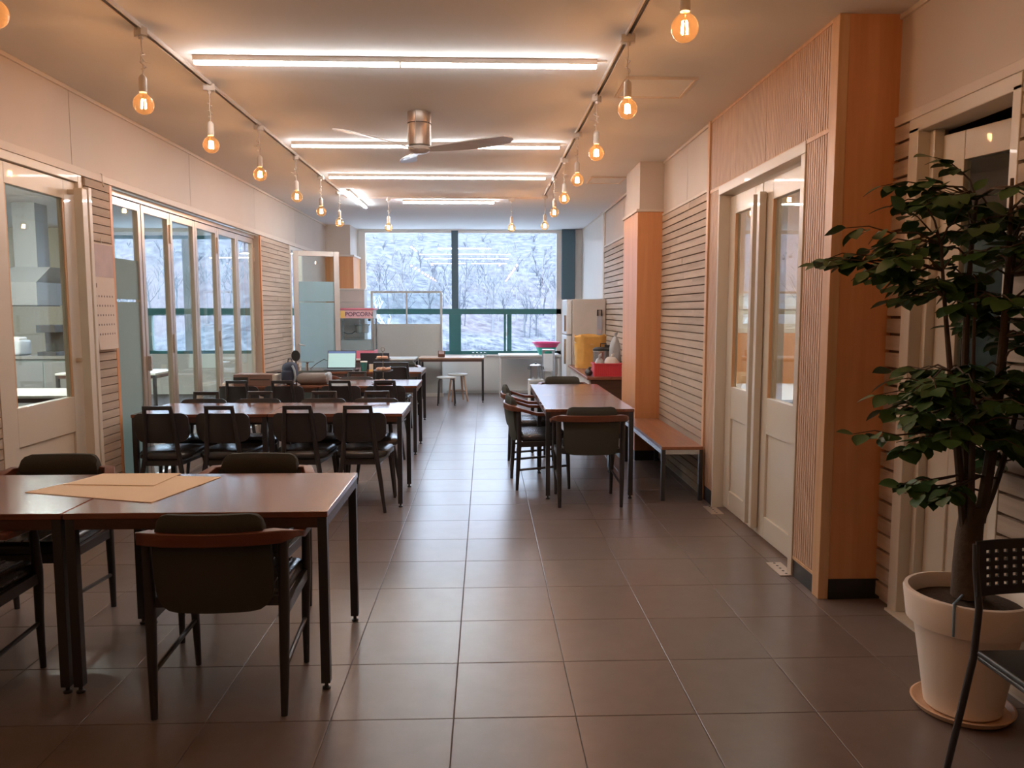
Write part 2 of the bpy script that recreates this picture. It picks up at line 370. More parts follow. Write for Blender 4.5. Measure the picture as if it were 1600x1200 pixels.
# ---- walls
wl=MB()
wl.box(XL-T,XL,-2.2,YB,2.41,CZ)
for a,b in ((-2.2,4.38),(5.29,5.76),(9.42,10.86),(11.62,YB)): wl.box(XL-T,XL,a,b,0,2.41)
wall_left=struct('wall_left',wl,'board','left wall with pale upper boards and horizontal pine planks','wall')
wr=MB()
wr.box(XQ,XQ+T,-2.2,3.87,2.41,CZ); wr.box(XQ,XQ+T,-2.2,2.98,0,2.41); wr.box(XQ,XQ+T,3.70,3.87,0,2.41)
wr.box(XR,XQ+T,3.87,4.24,0,CZ)
wr.box(XR,XR+T,4.24,5.76,2.41,CZ); wr.box(XR,XR+T,5.76,8.0,0,CZ); wr.box(XR+.02,XR+T,8.0,YB,0,CZ)
wall_right=struct('wall_right',wr,'board','right wall with fluted panels, slats and pale upper boards','wall')
wb=MB()
wb.box(-2.80,-2.24,YB,YB+.18,0,CZ); wb.box(1.37,XR+T,YB,YB+.18,0,CZ); wb.box(-2.24,1.37,YB,YB+.18,0,.70); wb.box(-2.24,1.37,YB,YB+.18,2.90,CZ)
wb.box(-9.2,-6.6,YB,YB+.18,0,CZ); wb.box(-3.05,-2.80,YB,YB+.18,0,CZ); wb.box(-6.6,-3.05,YB,YB+.18,0,.72); wb.box(-6.6,-3.05,YB,YB+.18,2.80,CZ)
wall_back=struct('wall_back',wb,'wallw','white end wall around the big green-framed window','wall')
struct('wall_front',MB().box(-2.8,2.16,-2.2,-2.1,0,CZ),'board','plain wall behind the viewpoint','wall')
def planks(parent, xf, sx, y0, y1, z0, z1, pitch=.0595, gap=.0065, th=.016, joint=True, mat='plank'):
    MB().box(xf,xf+sx*.002,y0,y1,z0,z1).build('plank_backing','backing',parent)
    n=int(round((z1-z0)/pitch)); p=(z1-z0)/n
    for k in range(n):
        za=z0+k*p+gap/2; zb=z0+(k+1)*p-gap/2
        cuts=[y0,y1]
        if joint and y1-y0>.9 and RND.random()<.75: cuts=[y0,y0+(y1-y0)*RND.uniform(.2,.8),y1]
        for a,b in zip(cuts[:-1],cuts[1:]):
            MB().box(xf+sx*.002,xf+sx*(th+RND.uniform(-.0012,.0012)),a+.001,b-.001,za,zb).build('plank',mat,parent)
def boards(parent, xf, sx, ys, z0, z1, mat='board', name='board'):
    for a,b in zip(ys[:-1],ys[1:]): MB().box(xf,xf+sx*.010,a+.0025,b-.0025,z0,z1).build(name,mat,parent,bevel=.0015)
# left wall dressing
planks(wall_left,XL,1,3.6,4.34,.02,2.375,joint=False)
planks(wall_left,XL,1,5.38,5.715,.02,2.375,joint=False)
planks(wall_left,XL,1,9.47,10.82,.02,2.375)
boards(wall_left,XL,1,[-2.1,.9,3.05,5.24,7.28,9.27,11.2,13.3],2.425,2.895)
def trim(n,mb,mat,label,bevel=.003): return struct('trim_%d'%n,mb,mat,label,'trim',bevel=bevel)
trim(1,MB().box(XL,XL+.026,-2.1,13.3,2.375,2.425),'trim','pale picture rail running along the left wall above the doors')
trim(2,MB().box(XL,XL+.022,-2.1,13.3,CZ-.025,CZ),'trim','thin ceiling moulding along the left wall')
trim(3,MB().box(XL-.09,XL+.018,5.715,5.755,0,2.375).box(XL-.09,XL+.018,9.43,9.47,0,2.375),'ply','orange wood jambs at both ends of the folding glass doors')
tr4=MB().box(XL,XL+.02,10.82,10.87,0,2.375)
trim(4,tr4,'trim','narrow pale trim between planks and the open glass door')
# right wall dressing
planks(wall_right,XQ,-1,3.715,3.865,.02,2.385,pitch=.085,gap=.014,th=.022,joint=False)
planks(wall_right,XQ,-1,1.4,2.94,.02,2.385,pitch=.085,gap=.014,th=.022)
boards(wall_right,XQ,-1,[-2.1,.2,2.1,3.868],2.43,2.895)
trim(5,MB().box(XQ-.028,XQ,-2.1,3.868,2.385,2.43),'trim','pale rail above the near right door and slats')
trim(6,MB().box(XQ-.024,XQ,-2.1,3.868,CZ-.026,CZ),'trim','thin ceiling moulding above the near right door')
MB().box(XR+.03,XQ,3.855,3.87,.105,CZ).build('plywood_face','ply',wall_right)
trim(7,MB().box(XR-.022,XR+.03,3.85,3.93,0,CZ),'trimw','light wood corner post of the near right pillar')
# fluted panelling
def flutes(y0,y1,z0,z1):
    n=max(1,int((y1-y0)/.0265)); p=(y1-y0)/n; mb=MB()
    for k in range(n):
        a=y0+k*p; mb.box(XR-.016,XR-.006,a+.004,a+p-.004,z0,z1)
    o=mb.build('fluting','flute',wall_right); o['kind']='stuff'
    MB().box(XR-.006,XR,y0,y1,z0,z1).build('fluted_panel','flute',wall_right)
flutes(3.93,4.205,.115,2.375); flutes(5.765,6.0,.115,2.375)
flutes(3.93,4.83,2.40,2.90); flutes(4.836,6.0,2.40,2.90)
trim(8,MB().box(XR-.020,XR,3.93,6.0,2.375,2.40).box(XR-.020,XR,3.93,4.205,.10,.118).box(XR-.022,XR,3.93,6.0,2.90,CZ),'trimw','light wood strips framing the fluted panels')
trim(9,MB().box(XR-.030,XR,6.0,6.055,0,CZ),'trimw','tall light wood post beside the slatted wall above the bench')
# slat wall over bench
planks(wall_right,XR,-1,6.055,7.60,.02,2.40,pitch=.0635,gap=.0095,th=.020)
boards(wall_right,XR,-1,[6.055,6.72,7.60],2.425,2.895)
trim(10,MB().box(XR-.024,XR,6.055,7.6,2.40,2.425),'trim','pale rail capping the slatted wall above the bench')
trim(11,MB().box(XR-.022,XR,6.055,7.6,CZ-.025,CZ).box(XR-.02,XR,8.36,13.9,CZ-.025,CZ),'trim','thin ceiling moulding along the far right wall')
# right column
colr=structE('wall_column_right','square column on the right with orange wood casing and pale top','column')
MB().box(1.50,XR,7.62,8.35,2.46,CZ).build('column_top','board',colr)
MB().box(1.48,XR,7.60,8.36,.10,2.44).build('column_casing','ply',colr,bevel=.003)
MB().box(1.465,XR,7.585,8.37,2.44,2.465).build('column_ledge','trim',colr,bevel=.003)
MB().box(1.485,XR,7.605,8.355,0,.10).build('column_plinth','base',colr)
# far right wall
planks(wall_right,XR+.02,-1,8.37,11.4,.02,2.40,pitch=.075,gap=.014,th=.022)
boards(wall_right,XR+.02,-1,[8.37,9.9,11.4],2.43,2.895)
trim(12,MB().box(XR-.01,XR+.02,11.4,11.46,0,CZ).box(XR-.006,XR+.02,8.37,11.4,2.40,2.43),'trim','pale post and rail at the end of the far right slats')
MB().box(XR-.015,XR+.02,11.46,13.95,1.66,2.895).build('white_board','white',wall_right,bevel=.003)
# baseboards
struct('baseboard_right',MB().box(XR-.012,XR,3.93,4.205,0,.10).box(XR+.03,XQ,3.848,3.87,0,.105).box(XR-.012,XR,5.765,6.0,0,.115),'base','black baseboard under the fluted panel and pillar','baseboard')
struct('baseboard_back',MB().box(-.70,1.30,YB-.012,YB,0,.05),'greywall','low grey baseboard under the window','baseboard')
# left rear corner column
coll=structE('wall_column_left','corner column beside the window with orange lower casing','column')
MB().box(XL,-2.26,13.3,YB,2.42,CZ).build('column_top','board',coll)
MB().box(XL,-2.21,13.28,YB,0,2.39).build('column_casing','ply',coll,bevel=.003)
MB().box(XL,-2.19,13.26,YB,2.39,2.42).build('column_ledge','trim',coll,bevel=.003)
# ---- window_1 (end wall)
win=structE('window_1','large end-wall window with green frames looking onto a bare hillside','window')
wf=MB(); ya,yb=YB+.03,YB+.10
wf.box(-2.24,1.37,ya,yb,1.42,1.52)
wf.box(-2.24,1.37,ya,yb,.70,.765)
wf.build('lower_frame','green',win,bevel=.003)
MB().box(-.595,-.475,ya-.02,yb,1.52,2.90).build('mullion','teal',win,bevel=.003)
MB().box(-.645,-.435,ya-.02,yb,.765,1.42).build('mullion','green',win,bevel=.003)
MB().box(.335,.375,ya-.01,yb,.765,1.42).build('sash_stile','green',win,bevel=.003)
MB().box(.395,.475,ya,yb,.765,1.42).build('sash_stile','green',win,bevel=.003)
MB().box(-2.24,1.37,ya,yb,2.86,2.90).box(1.28,1.37,ya,yb,.70,2.86).box(-2.24,-2.12,ya,yb,.70,2.86).build('outer_frame','white',win,bevel=.003)
for x0,x1,z0,z1 in ((-2.12,-.595,1.52,2.86),(-.475,1.28,1.52,2.86),(-2.12,-.645,.765,1.42),(-.435,.335,.765,1.42),(.475,1.28,.765,1.42)):
    MB().box(x0,x1,YB+.06,YB+.065,z0,z1).build('pane','wglass',win)
MB().box(-2.24,1.37,YB-.06,YB+.03,.67,.70).build('window_sill','white',win,bevel=.004)
MB().box(.376,.394,YB+.01,YB+.03,1.04,1.10).build('latch','white',win)
struct('trim_13',MB().box(1.365,1.60,YB-.10,YB-.002,1.69,CZ-.002),'teal','dark teal boxed panel at the right edge of the window','trim',bevel=.004)
# ---- left side room
wk=MB(); wk.box(-9.2,-9.1,2.0,YB,0,CZ).box(-9.2,-2.80,2.0,2.1,0,CZ)
struct('wall_kitchen',wk,'kwall','pale textured wall of the side room behind the glass doors','wall')
MB().box(-9.1,-6.6,YB-.03,YB-.001,0,CZ).build('textured_face','kwall',wall_back)
w2=structE('window_2','green-framed window of the side room seen through the folding doors','window')
f2=MB(); f2.box(-6.6,-3.05,ya,yb,1.40,1.53).box(-6.6,-3.05,ya,yb,.72,.78).box(-6.6,-3.05,ya,yb,2.74,2.80)
f2.build('frame_rail','green',w2)
for a,b,z0,z1 in ((-5.32,-5.10,.78,2.74),(-6.22,-6.10,.78,1.40),(-6.0,-5.90,.78,1.40),(-3.12,-3.05,.78,2.74),(-6.6,-6.5,.78,2.74)): MB().box(a,b,ya-.02,yb,z0,z1).build('mullion','wallgreen',w2)
for a,b in ((-6.5,-5.32),(-5.10,-3.12)):
    MB().box(a,b,YB+.06,YB+.065,1.53,2.74).build('pane','wglass',w2); MB().box(a,b,YB+.062,YB+.067,.78,1.40).build('pane','wglass',w2)
# ---- right side rooms
wp=MB(); wp.box(1.86,5.4,9.3,9.4,0,CZ).box(5.3,5.4,4.05,9.3,0,CZ).box(2.17,5.4,3.95,4.05,0,CZ)
wall_pink=struct('wall_dining',wp,'pinkwall','pink textured wall of the dining room behind the double doors','wall')
MB().box(1.87,5.3,9.26,9.30,.0,1.22).build('wainscot','ply',wall_pink)
MB().box(1.87,5.3,9.25,9.30,1.22,1.27).box(1.87,5.3,9.25,9.30,1.50,1.54).box(1.87,5.3,9.25,9.30,1.66,1.69).build('dado_rail','trim',wall_pink)
MB().box(1.87,5.3,9.27,9.30,1.27,1.50).box(1.87,5.3,9.27,9.30,1.54,1.66).build('pale_band','white',wall_pink)
struct('wall_store',MB().box(2.17,4.6,.9,1.0,0,CZ).box(4.5,4.6,1.0,3.94,0,CZ).box(2.17,4.6,3.90,3.945,0,CZ),'backing','dark wall of the unlit room behind the near right door','wall')
# ---- door_1 near left
def bar_pull(parent,x,y,z0,z1,sx,mat='doorw',w=.05):
    MB().box(x,x+sx*w,y-w*.55,y+w*.55,z0,z1).build('pull_bar',mat,parent,bevel=.002)
    m=MB()
    for z in (z0+.02,(z0+z1)/2,z1-.02): m.box(x-sx*.06,x,y-.012,y+.012,z-.014,z+.014)
    m.build('bar_standoff',mat,parent)
d1=structE('door_1','cream painted half-glazed door in the near left wall','door')
MB().box(XL-T,XL+.02,4.34,4.385,0,2.375).box(XL-T,XL+.02,5.285,5.33,0,2.375).box(XL-T,XL+.02,4.385,5.285,2.325,2.375).build('door_frame','doorw',d1,bevel=.003)
lf=MB(); x0,x1=XL-.05,XL-.002
lf.box(x0,x1,4.39,4.52,.01,2.32).box(x0,x1,5.14,5.28,.01,2.32).box(x0,x1,4.52,5.14,2.20,2.32).box(x0,x1,4.52,5.14,.70,.93).box(x0,x1,4.52,5.14,.01,.14)
lf=lf.build('door_leaf','doorw',d1,bevel=.003)
MB().box(x0+.012,x1-.015,4.52,5.14,.14,.70).build('lower_panel','doorw',lf,bevel=.003)
MB().box(x0+.02,x0+.026,4.52,5.14,.93,2.20).build('pane','dglass',lf)
MB().box(x1-.012,x1-.004,4.52,4.535,.93,2.20).box(x1-.012,x1-.004,5.125,5.14,.93,2.20).build('glazing_bead','trimw',lf)
bar_pull(d1,XL+.045,5.20,.06,2.27,1,w=.055)
MB().box(XL,XL+.06,5.335,5.375,0,2.30).build('edge_post','doorw',d1,bevel=.003)
# ---- door_2 folding glass
d2=structE('door_2','row of aluminium framed folding glass doors in the left wall','door')
XF=XL-.085
MB().box(XF-.035,XF+.035,5.76,9.43,2.335,2.375).box(XF-.04,XF+.04,5.76,9.43,0,.02).build('door_track','alu',d2)
def glass_leaf(parent,name,y0,y1,zt,mat,fw=.05,film=False,hinge=False):
    a=MB().box(XF-.022,XF+.022,y0,y0+fw,.02,zt).box(XF-.022,XF+.022,y1-fw,y1,.02,zt).box(XF-.022,XF+.022,y0+fw,y1-fw,zt-fw*1.2,zt).box(XF-.022,XF+.022,y0+fw,y1-fw,.02,.12)
    o=a.build(name,mat,parent,bevel=.003)
    MB().box(XF-.003,XF+.003,y0+fw,y1-fw,.12,zt-fw*1.2).build('pane','dglass',o)
    if film:
        for za,zb in ((.12,1.555),(1.575,1.88)): MB().box(XF+.004,XF+.006,y0+fw,y1-fw,za,zb).build('frosted_film','frost',o)
    if hinge:
        h=MB()
        for z in (.35,1.2,2.15): h.box(XF+.022,XF+.034,y1-.018,y1+.014,z-.08,z+.08)
        h.build('hinge','alu',o)
    return o
glass_leaf(d2,'fixed_panel',5.77,6.39,2.33,'alu',film=True)
edges=[6.40,6.97,7.56,8.17,8.80,9.42]
for k,(a,b) in enumerate(zip(edges[:-1],edges[1:])):
    o=glass_leaf(d2,'folding_leaf',a+.004,b-.004,2.33,'alu',hinge=(k%2==0))
    if k==0: MB().box(XF+.022,XF+.05,a+.012,a+.03,1.0,1.12).box(XF+.04,XF+.052,a+.0,a+.04,1.03,1.05).build('handle','greyframe',o)
# ---- door_3 open glass door
d3=structE('door_3','grey framed glass door with frosted film standing open into the room','door')
MB().box(XL-T,XL+.01,10.87,10.93,0,2.375).box(XL-T,XL+.01,11.56,11.62,0,2.375).box(XL-T,XL+.01,10.93,11.56,2.32,2.375).build('door_frame','white',d3,bevel=.003)
ang=math.atan2(.21,.57); Rm=Matrix.Rotation(ang,3,'Z'); hp=Vector((XL+.03,10.93,0))
def ob(mb,u0,u1,z0,z1,th): mb.obox(hp+Rm@Vector(((u0+u1)/2,0,0))+Vector((0,0,(z0+z1)/2)),(u1-u0,th,z1-z0),Rm); return mb
W3=.63; a=MB(); ob(a,0,.07,.02,2.31,.045); ob(a,W3-.075,W3,.02,2.31,.045); ob(a,.07,W3-.075,2.24,2.31,.045); ob(a,.07,W3-.075,.02,.14,.045)
lf=a.build('door_leaf','greyframe',d3,bevel=.003)
ob(MB(),.07,W3-.075,.14,2.24,.006).build('pane','dglass',lf)
a=MB(); ob(a,.07,W3-.075,.14,1.60,.010); ob(a,.07,W3-.075,1.615,1.89,.010); a.build('frosted_film','frostd',lf)
a=MB(); a.tube([hp+Rm@Vector((.05,-.03,1.02)),hp+Rm@Vector((.05,-.06,1.02)),hp+Rm@Vector((.13,-.06,1.0))],.009,8); a.build('lever_handle','greyframe',lf)
# ---- door_4 double door
d4=structE('door_4','cream double doors with narrow glazing and tall pull bars','door')
MB().box(XR-.024,XR+T,5.735,5.765,0,2.33).box(XR-.024,XR+T,4.205,4.262,0,2.33).box(XR-.024,XR+T,4.205,5.765,2.33,2.395).build('door_frame','doorw',d4,bevel=.004)
def leaf4(y0,y1,g0,g1):
    x0,x1=XR+.055,XR+.095
    m=MB().box(x0,x1,y0,g0,.02,2.31).box(x0,x1,g1,y1,.02,2.31).box(x0,x1,g0,g1,2.18,2.31).box(x0,x1,g0,g1,.70,.935).box(x0,x1,g0,g1,.02,.16)
    o=m.build('door_leaf','doorw',d4,bevel=.003)
    MB().box(x0+.014,x1-.01,g0,g1,.16,.70).build('lower_panel','doorw',o,bevel=.003)
    MB().box(x0+.02,x0+.025,g0,g1,.935,2.18).build('pane','dglass',o)
    MB().box(x0-.002,x0+.018,g0,g0+.012,.935,2.18).box(x0-.002,x0+.018,g1-.012,g1,.935,2.18).build('glazing_bead','trimw',o)
    return o
leaf4(5.053,5.732,5.19,5.60); leaf4(4.265,5.045,4.39,4.87)
bar_pull(d4,XR+.046,5.105,.06,2.24,-1,w=.042); bar_pull(d4,XR+.046,4.985,.06,2.24,-1,w=.042)
bar_pull(d4,XR+.145,5.105,.06,2.24,1,w=.042); bar_pull(d4,XR+.145,4.985,.06,2.24,1,w=.042)
for y,l in ((5.66,'far'),(4.33,'near')):
    o=thing('floor_plate','pale perforated metal floor plate at the %s foot of the double doors'%l,'plate',(1.70,y,0),0,'door floor plates')
    MB().box(-.045,.045,-.13,.10,0,.006).build('plate','alu',o,bevel=.002)
    for k in range(5): MB().lathe([(.008,.006),(.008,.0066)],8,(0,-.10+k*.045,0)).build('screw_hole','dark',o)
# ---- door_5 near right, ajar
d5=structE('door_5','cream half-glazed door standing slightly ajar behind the potted tree','door')
MB().box(XQ-.026,XQ+T,3.64,3.72,0,2.34).box(XQ-.026,XQ+T,2.94,2.99,0,2.34).box(XQ-.026,XQ+T,2.94,3.72,2.32,2.385).box(XQ+.03,XQ+.08,3.60,3.64,0,2.32).build('door_frame','doorw',d5,bevel=.004)
Rm=Matrix.Rotation(math.radians(-90+14),3,'Z'); hp=Vector((XQ+.09,3.60,0)); W3=.60
a=MB(); ob(a,0,.12,.02,2.29,.04); ob(a,W3-.10,W3,.02,2.29,.04); ob(a,.12,W3-.10,2.16,2.29,.04); ob(a,.12,W3-.10,.66,.93,.04); ob(a,.12,W3-.10,.02,.15,.04)
lf=a.build('door_leaf','doorw',d5,bevel=.003)
ob(MB(),.12,W3-.10,.15,.66,.02).build('lower_panel','doorw',lf); ob(MB(),.12,W3-.10,.93,2.16,.006).build('pane','dglass',lf)
struct('trim_14',MB().box(XQ-.05,XQ+.03,2.99,3.70,0,.012),'doorw','pale threshold strip on the floor at the near right door','trim')
# ---- ceiling hatches
for k,(x,y,w,l,lab) in enumerate(((.89,4.92,.41,.40,'square white access hatch in the ceiling beside the right light track'),(1.16,8.50,.34,.36,'access hatch in the far ceiling beside the right column'))):
    h=structE('ceiling_hatch',lab,'hatch',(x,y,CZ))
    MB().box(0,w,0,l,-.006,-.001).build('hatch_panel','ceil',h)
    MB().box(-.02,w+.02,-.02,0,-.014,0).box(-.02,w+.02,l,l+.02,-.014,0).box(-.02,0,0,l,-.014,0).box(w,w+.02,0,l,-.014,0).build('hatch_frame','trim',h)
# ================================================================== OUTSIDE
NX,NY=60,40; vs=[]; fs=[]; hr=random.Random(3)
def hz(x,y):
    s=(y-17)/60
    z=-.6+ 11.5*(1-math.exp(-max(0,y-19)/24.0)) + 1.4*math.sin(x*.09+.6)*s + .8*math.sin(x*.21+y*.13)
    return z
for j in range(NY+1):
    for i in range(NX+1):
        x=-90+180*i/NX; y=15+105*j/NY; vs.append((x,y,hz(x,y)+hr.uniform(-.3,.3) if y>20 else -.6))
for j in range(NY):
    for i in range(NX): a=j*(NX+1)+i; fs.append((a,a+1,a+NX+2,a+NX+1))
m=MB().add(vs,fs); m.smooth=True
hill=tag(m.build('hillside','hill'),'pale wooded winter hillside rising beyond the window','hillside',None,'structure')
tag(MB().box(-40,40,14.25,19.3,-.75,-.55).build('yard','ground'),'pale paved yard between the window and the hillside','yard',None,'structure')  # added below the sight line as a reflector for the ceiling
def bare(mb,p,d,l,r,lev,rn,n=3):
    p=Vector(p); q=p+d*l; mb.tube([p,p+d*l*.5+Vector((rn.uniform(-1,1),rn.uniform(-1,1),0))*l*.04,q],[r,r*.75,r*.5],n,False)
    if lev==0: return
    for k in range(rn.choice((4,5,6)) if lev>1 else 5):
        t=rn.uniform(.3,1); a=rn.uniform(0,2*PI); e=Vector((math.cos(a),math.sin(a),rn.uniform(.3,1.1))).normalized()
        e=(e*.75+d*.5).normalized(); bare(mb,p+d*l*t,e,l*rn.uniform(.36,.6),r*.45,lev-1,rn,n)
for nm,mat,num,lab,s0 in (('bare_trees','brush',1000,'pale leafless trees crowding the hillside',1),('grey_bare_trees','brushd',520,'darker grey leafless trees among the pale ones',2)):
    rn=random.Random(40+s0); mb=MB()
    for k in range(num):
        y=22+48*rn.random()**1.3; x=rn.uniform(-.62,.40)*(y+4)
        bare(mb,(x,y,hz(x,y)-.3),Vector((rn.uniform(-.1,.1),rn.uniform(-.1,.1),1)).normalized(),max(.5,(.11*y+1.2-hz(x,y))/1.75)*rn.uniform(.6,1.0),.012+.010*rn.random()+y*.0003,2,rn)
    mb.smooth=False; tag(mb.build(nm,mat),lab,'trees',None,'stuff')
rn=random.Random(77); mb=MB()
bare(mb,(-2.1,17.6,-.62),Vector((.02,0,1)),1.5,.05,3,rn,5)
mb.smooth=False; tag(mb.build('bare_tree','wtree'),'small white-barked leafless tree just outside the window','tree')
# ================================================================== LIGHTS
def light_bar(x0,x1,y,label,mat='tube',joint=None,along='x'):
    t=thing('light_bar',label,'light',((x0+x1)/2,y,CZ),0,'ceiling light bars'); h=(x1-x0)/2
    MB().box(-h,h,-.020,.020,-.030,0).build('housing','plastic_w',t,bevel=.002)
    def tube(a,b): MB().box(a,b,-.0165,.0165,-.045,-.030).build('lit_tube',mat,t)
    if joint is not None:
        tube(-h+.004,joint-.005); tube(joint+.005,h-.004); MB().box(joint-.005,joint+.005,-.024,.024,-.050,0).build('joint_clip','plastic_w',t)
    else: tube(-h+.004,h-.004)
    MB().box(h,h+.06,-.004,.004,-.012,-.002).build('feed_wire','cord',t)
    if along=='y': t.rotation_euler=(0,0,PI/2)
    return t
light_bar(-1.64,.645,4.60,'longest lit white light bar, nearest on the ceiling in front of the fan',joint=0.02)
light_bar(-1.64,.645,6.84,'lit white light bar on the ceiling right behind the fan blades')
light_bar(-1.64,.645,8.41,'lit white light bar on the ceiling, third from the front',joint=.1)
light_bar(-1.06,.12,10.30,'short cool white light bar near the window','tubec')
light_bar(-2.32,-.92,10.14,'cool white light bar running lengthwise by the left track end','tubes',along='y')
bpy.context.view_layer.update()
def track(label,p,q):
    t=thing('light_track',label,'track',p,0,'ceiling light tracks'); d=Vector(q)-Vector(p)
    if abs(d.y)>abs(d.x):
        l=d.y
        MB().box(-.018,-.010,0,l,-.022,0).box(.010,.018,0,l,-.022,0).box(-.018,.018,0,.02,-.022,0).box(-.018,.018,l-.02,l,-.022,0).build('channel','track',t)
        MB().box(-.010,.010,.02,l-.02,-.006,0).build('slot','dark',t)
    else:
        l=d.x
        MB().box(0,l,-.018,-.010,-.022,0).box(0,l,.010,.018,-.022,0).build('channel','track',t)
        MB().box(0,l,-.010,.010,-.006,0).build('slot','dark',t)
track('long white ceiling track on the left holding a row of globe bulbs',(-1.735,0,CZ),(-1.735,10.03,CZ))
track('long white ceiling track on the right holding a row of globe bulbs',(.745,0,CZ),(.745,10.03,CZ))
track('short white cross track joining both tracks near the window',(-1.715,10.05,CZ),(.725,10.05,CZ))
def make_bulb():
    t=thing('globe_pendant','x','lamp')
    MB().box(-.019,.019,-.035,.035,-.052,-.010).build('track_adapter','plastic_w',t,bevel=.003)
    MB().lathe([(.010,-.068),(.012,-.052)],10).build('cord_grip','plastic_w',t)
    c=MB(); c.tube([(0,0,-.066),(.002,0,-.12),(-.004,.003,-.16),(.004,-.003,-.20),(0,0,-.25)],.0028,6)
    loop=[(.004+.016*math.sin(u*2.3),.012*math.cos(u*1.7),-.125-.012*u) for u in [k*.5 for k in range(15)]]
    c.tube(loop,.0025,5); c.tube([(.006,0,-.165),(.025,.004,-.172),(.048,.006,-.168)],.0020,5)
    c.build('cord','cord',t)
    MB().lathe([(.006,-.238),(.018,-.250),(.020,-.262),(.020,-.318),(.018,-.326)],16).build('socket','plastic_w',t)
    r=.0515; zc=-.385; pr=[(.0145,-.322),(.016,-.332)]
    for k in range(3,15): a=PI*k/14.0; pr.append((max(.0001,r*math.sin(a)),zc+r*math.cos(a)))
    MB().lathe(pr,20).build('glass_globe','bulb',t)
    f=MB()
    for k in range(4):
        a=2*PI*k/4+.4; f.tube([(.010*math.cos(a),.010*math.sin(a),-.362),(.013*math.cos(a),.013*math.sin(a),-.405)],.0032,5)
    f.build('filament','fil',t)
    MB().lathe([(.0045,-.330),(.0035,-.352),(.008,-.358)],8).build('glass_stem','bulb',t)
    return t
bulb=make_bulb(); nb=0
def put_bulb(x,y,lab,dz=0,rz=0):
    global nb
    place(bulb,nb>0,(x,y,CZ),rz,lab,'amber globe bulbs'); nb+=1
for k,y in enumerate((2.92,4.14,5.12,6.20,7.38,8.46,9.50)):
    put_bulb(-1.735,y,'lit amber globe bulb on the left ceiling track, %s from the front'%ORD[k],rz=k*.9)
for k,y in enumerate((2.98,4.15,5.29,6.37,7.42,8.46,9.80)):
    put_bulb(.745,y,'lit amber globe bulb on the right ceiling track, %s from the front'%ORD[k],rz=k*1.3)
for k,y in enumerate((1.75,.55)):  # out-of-frame bulbs added to brighten the near part of the room
    put_bulb(-1.735,y,'lit amber globe bulb on the left ceiling track, %s behind the viewpoint'%ORD[k],rz=k)
    put_bulb(.745,y,'lit amber globe bulb on the right ceiling track, %s behind the viewpoint'%ORD[k],rz=k)
put_bulb(-1.22,10.05,'lit amber globe bulb on the cross track in front of the left half of window',rz=.4)
put_bulb(.34,10.05,'lit amber globe bulb on the cross track in front of the right half of window',rz=1.4)
# ceiling fan
fan=thing('ceiling_fan','three-bladed ceiling fan with metal hub, hanging behind the nearest light bar','fan',(-.475,5.83,CZ))
MB().lathe([(.086,0),(.086,-.080),(.084,-.083),(.084,-.235),(.070,-.242)],28).build('motor_hub','fanhub',fan)
MB().lathe([(.0875,-.078),(.0875,-.084)],28).build('hub_band','dark',fan)
h=MB()
for a in range(6): t_=a*PI/3+.3; h.box(.0,.0,0,0,0,0) if False else h.tube([(.0865*math.cos(t_),.0865*math.sin(t_),-.01),(.0865*math.cos(t_),.0865*math.sin(t_),-.23)],.002,5)
h=h.build('hub_seam','greyframe',fan); h['kind']='stuff'
MB().lathe([(.001,-.292),(.05,-.287),(.082,-.268),(.086,-.25),(.070,-.238)],24).build('blade_hub','fanw',fan)
for a in (math.radians(219),math.radians(339),math.radians(99)):
    nb_=14; vs=[]; fs=[]
    for k in range(nb_+1):
        u=k/nb_; r=.05+.66*u; w=(.026+.044*math.sin(min(1,u*1.15)*PI*.60))*(1 if u<.93 else math.sqrt(max(.05,1-((u-.93)/.07)**2)))
        tw=-math.radians(26-16*u); zc=-.262+.038*u; sweep=.05*math.sin(u*PI*.8)
        for s_,tz in ((-1,.004),(1,.004),(1,-.004),(-1,-.004)):
            p=Vector((r,sweep+s_*w*math.cos(tw),zc+s_*w*math.sin(tw)*.8+tz)); vs.append(Matrix.Rotation(a,3,'Z')@p)
    for k in range(nb_):
        for j in range(4): fs.append((k*4+j,k*4+(j+1)%4,(k+1)*4+(j+1)%4,(k+1)*4+j))
    fs.append((3,2,1,0)); e=nb_*4; fs.append((e,e+1,e+2,e+3))
    m=MB().add(vs,fs); m.smooth=True; m.build('blade','fanw',fan,angle=50)
# ================================================================== TABLES
def make_table(w,d,h=.72,mat='top'):
    t=thing('table','x','table')
    MB().box(-w/2,w/2,-d/2,d/2,h-.024,h).build('table_top',mat,t,bevel=.003)
    ins=.004; L=.036; f=MB(); z0,z1=h-.064,h-.024
    f.box(-w/2+ins+L,w/2-ins-L,-d/2+ins,-d/2+ins+.026,z0,z1).box(-w/2+ins+L,w/2-ins-L,d/2-ins-.026,d/2-ins,z0,z1)
    f.box(-w/2+ins,-w/2+ins+.026,-d/2+ins+L,d/2-ins-L,z0,z1).box(w/2-ins-.026,w/2-ins,-d/2+ins+L,d/2-ins-L,z0,z1)
    f.build('apron_frame','cabd',t)
    for sx in (-1,1):
        for sy in (-1,1):
            cx=sx*(w/2-ins-L/2); cy=sy*(d/2-ins-L/2)
            l=MB().box(cx-L/2,cx+L/2,cy-L/2,cy+L/2,.028,h-.024).build('leg','steel_b',t,bevel=.002)
            MB().lathe([(.016,0),(.017,.008),(.008,.012),(.007,.03)],12,(cx,cy,0)).build('foot','steel_b',l)
    return t
tab=make_table(1.0,.72); nt=0
def put_table(x,y,rz,lab):
    global nt
    o=place(tab,nt>0,(x,y,0),rz,lab,'brown-topped steel tables'); nt+=1; return o
put_table(-1.110,3.315,0,'nearest brown-topped table holding the kraft paper sheets')
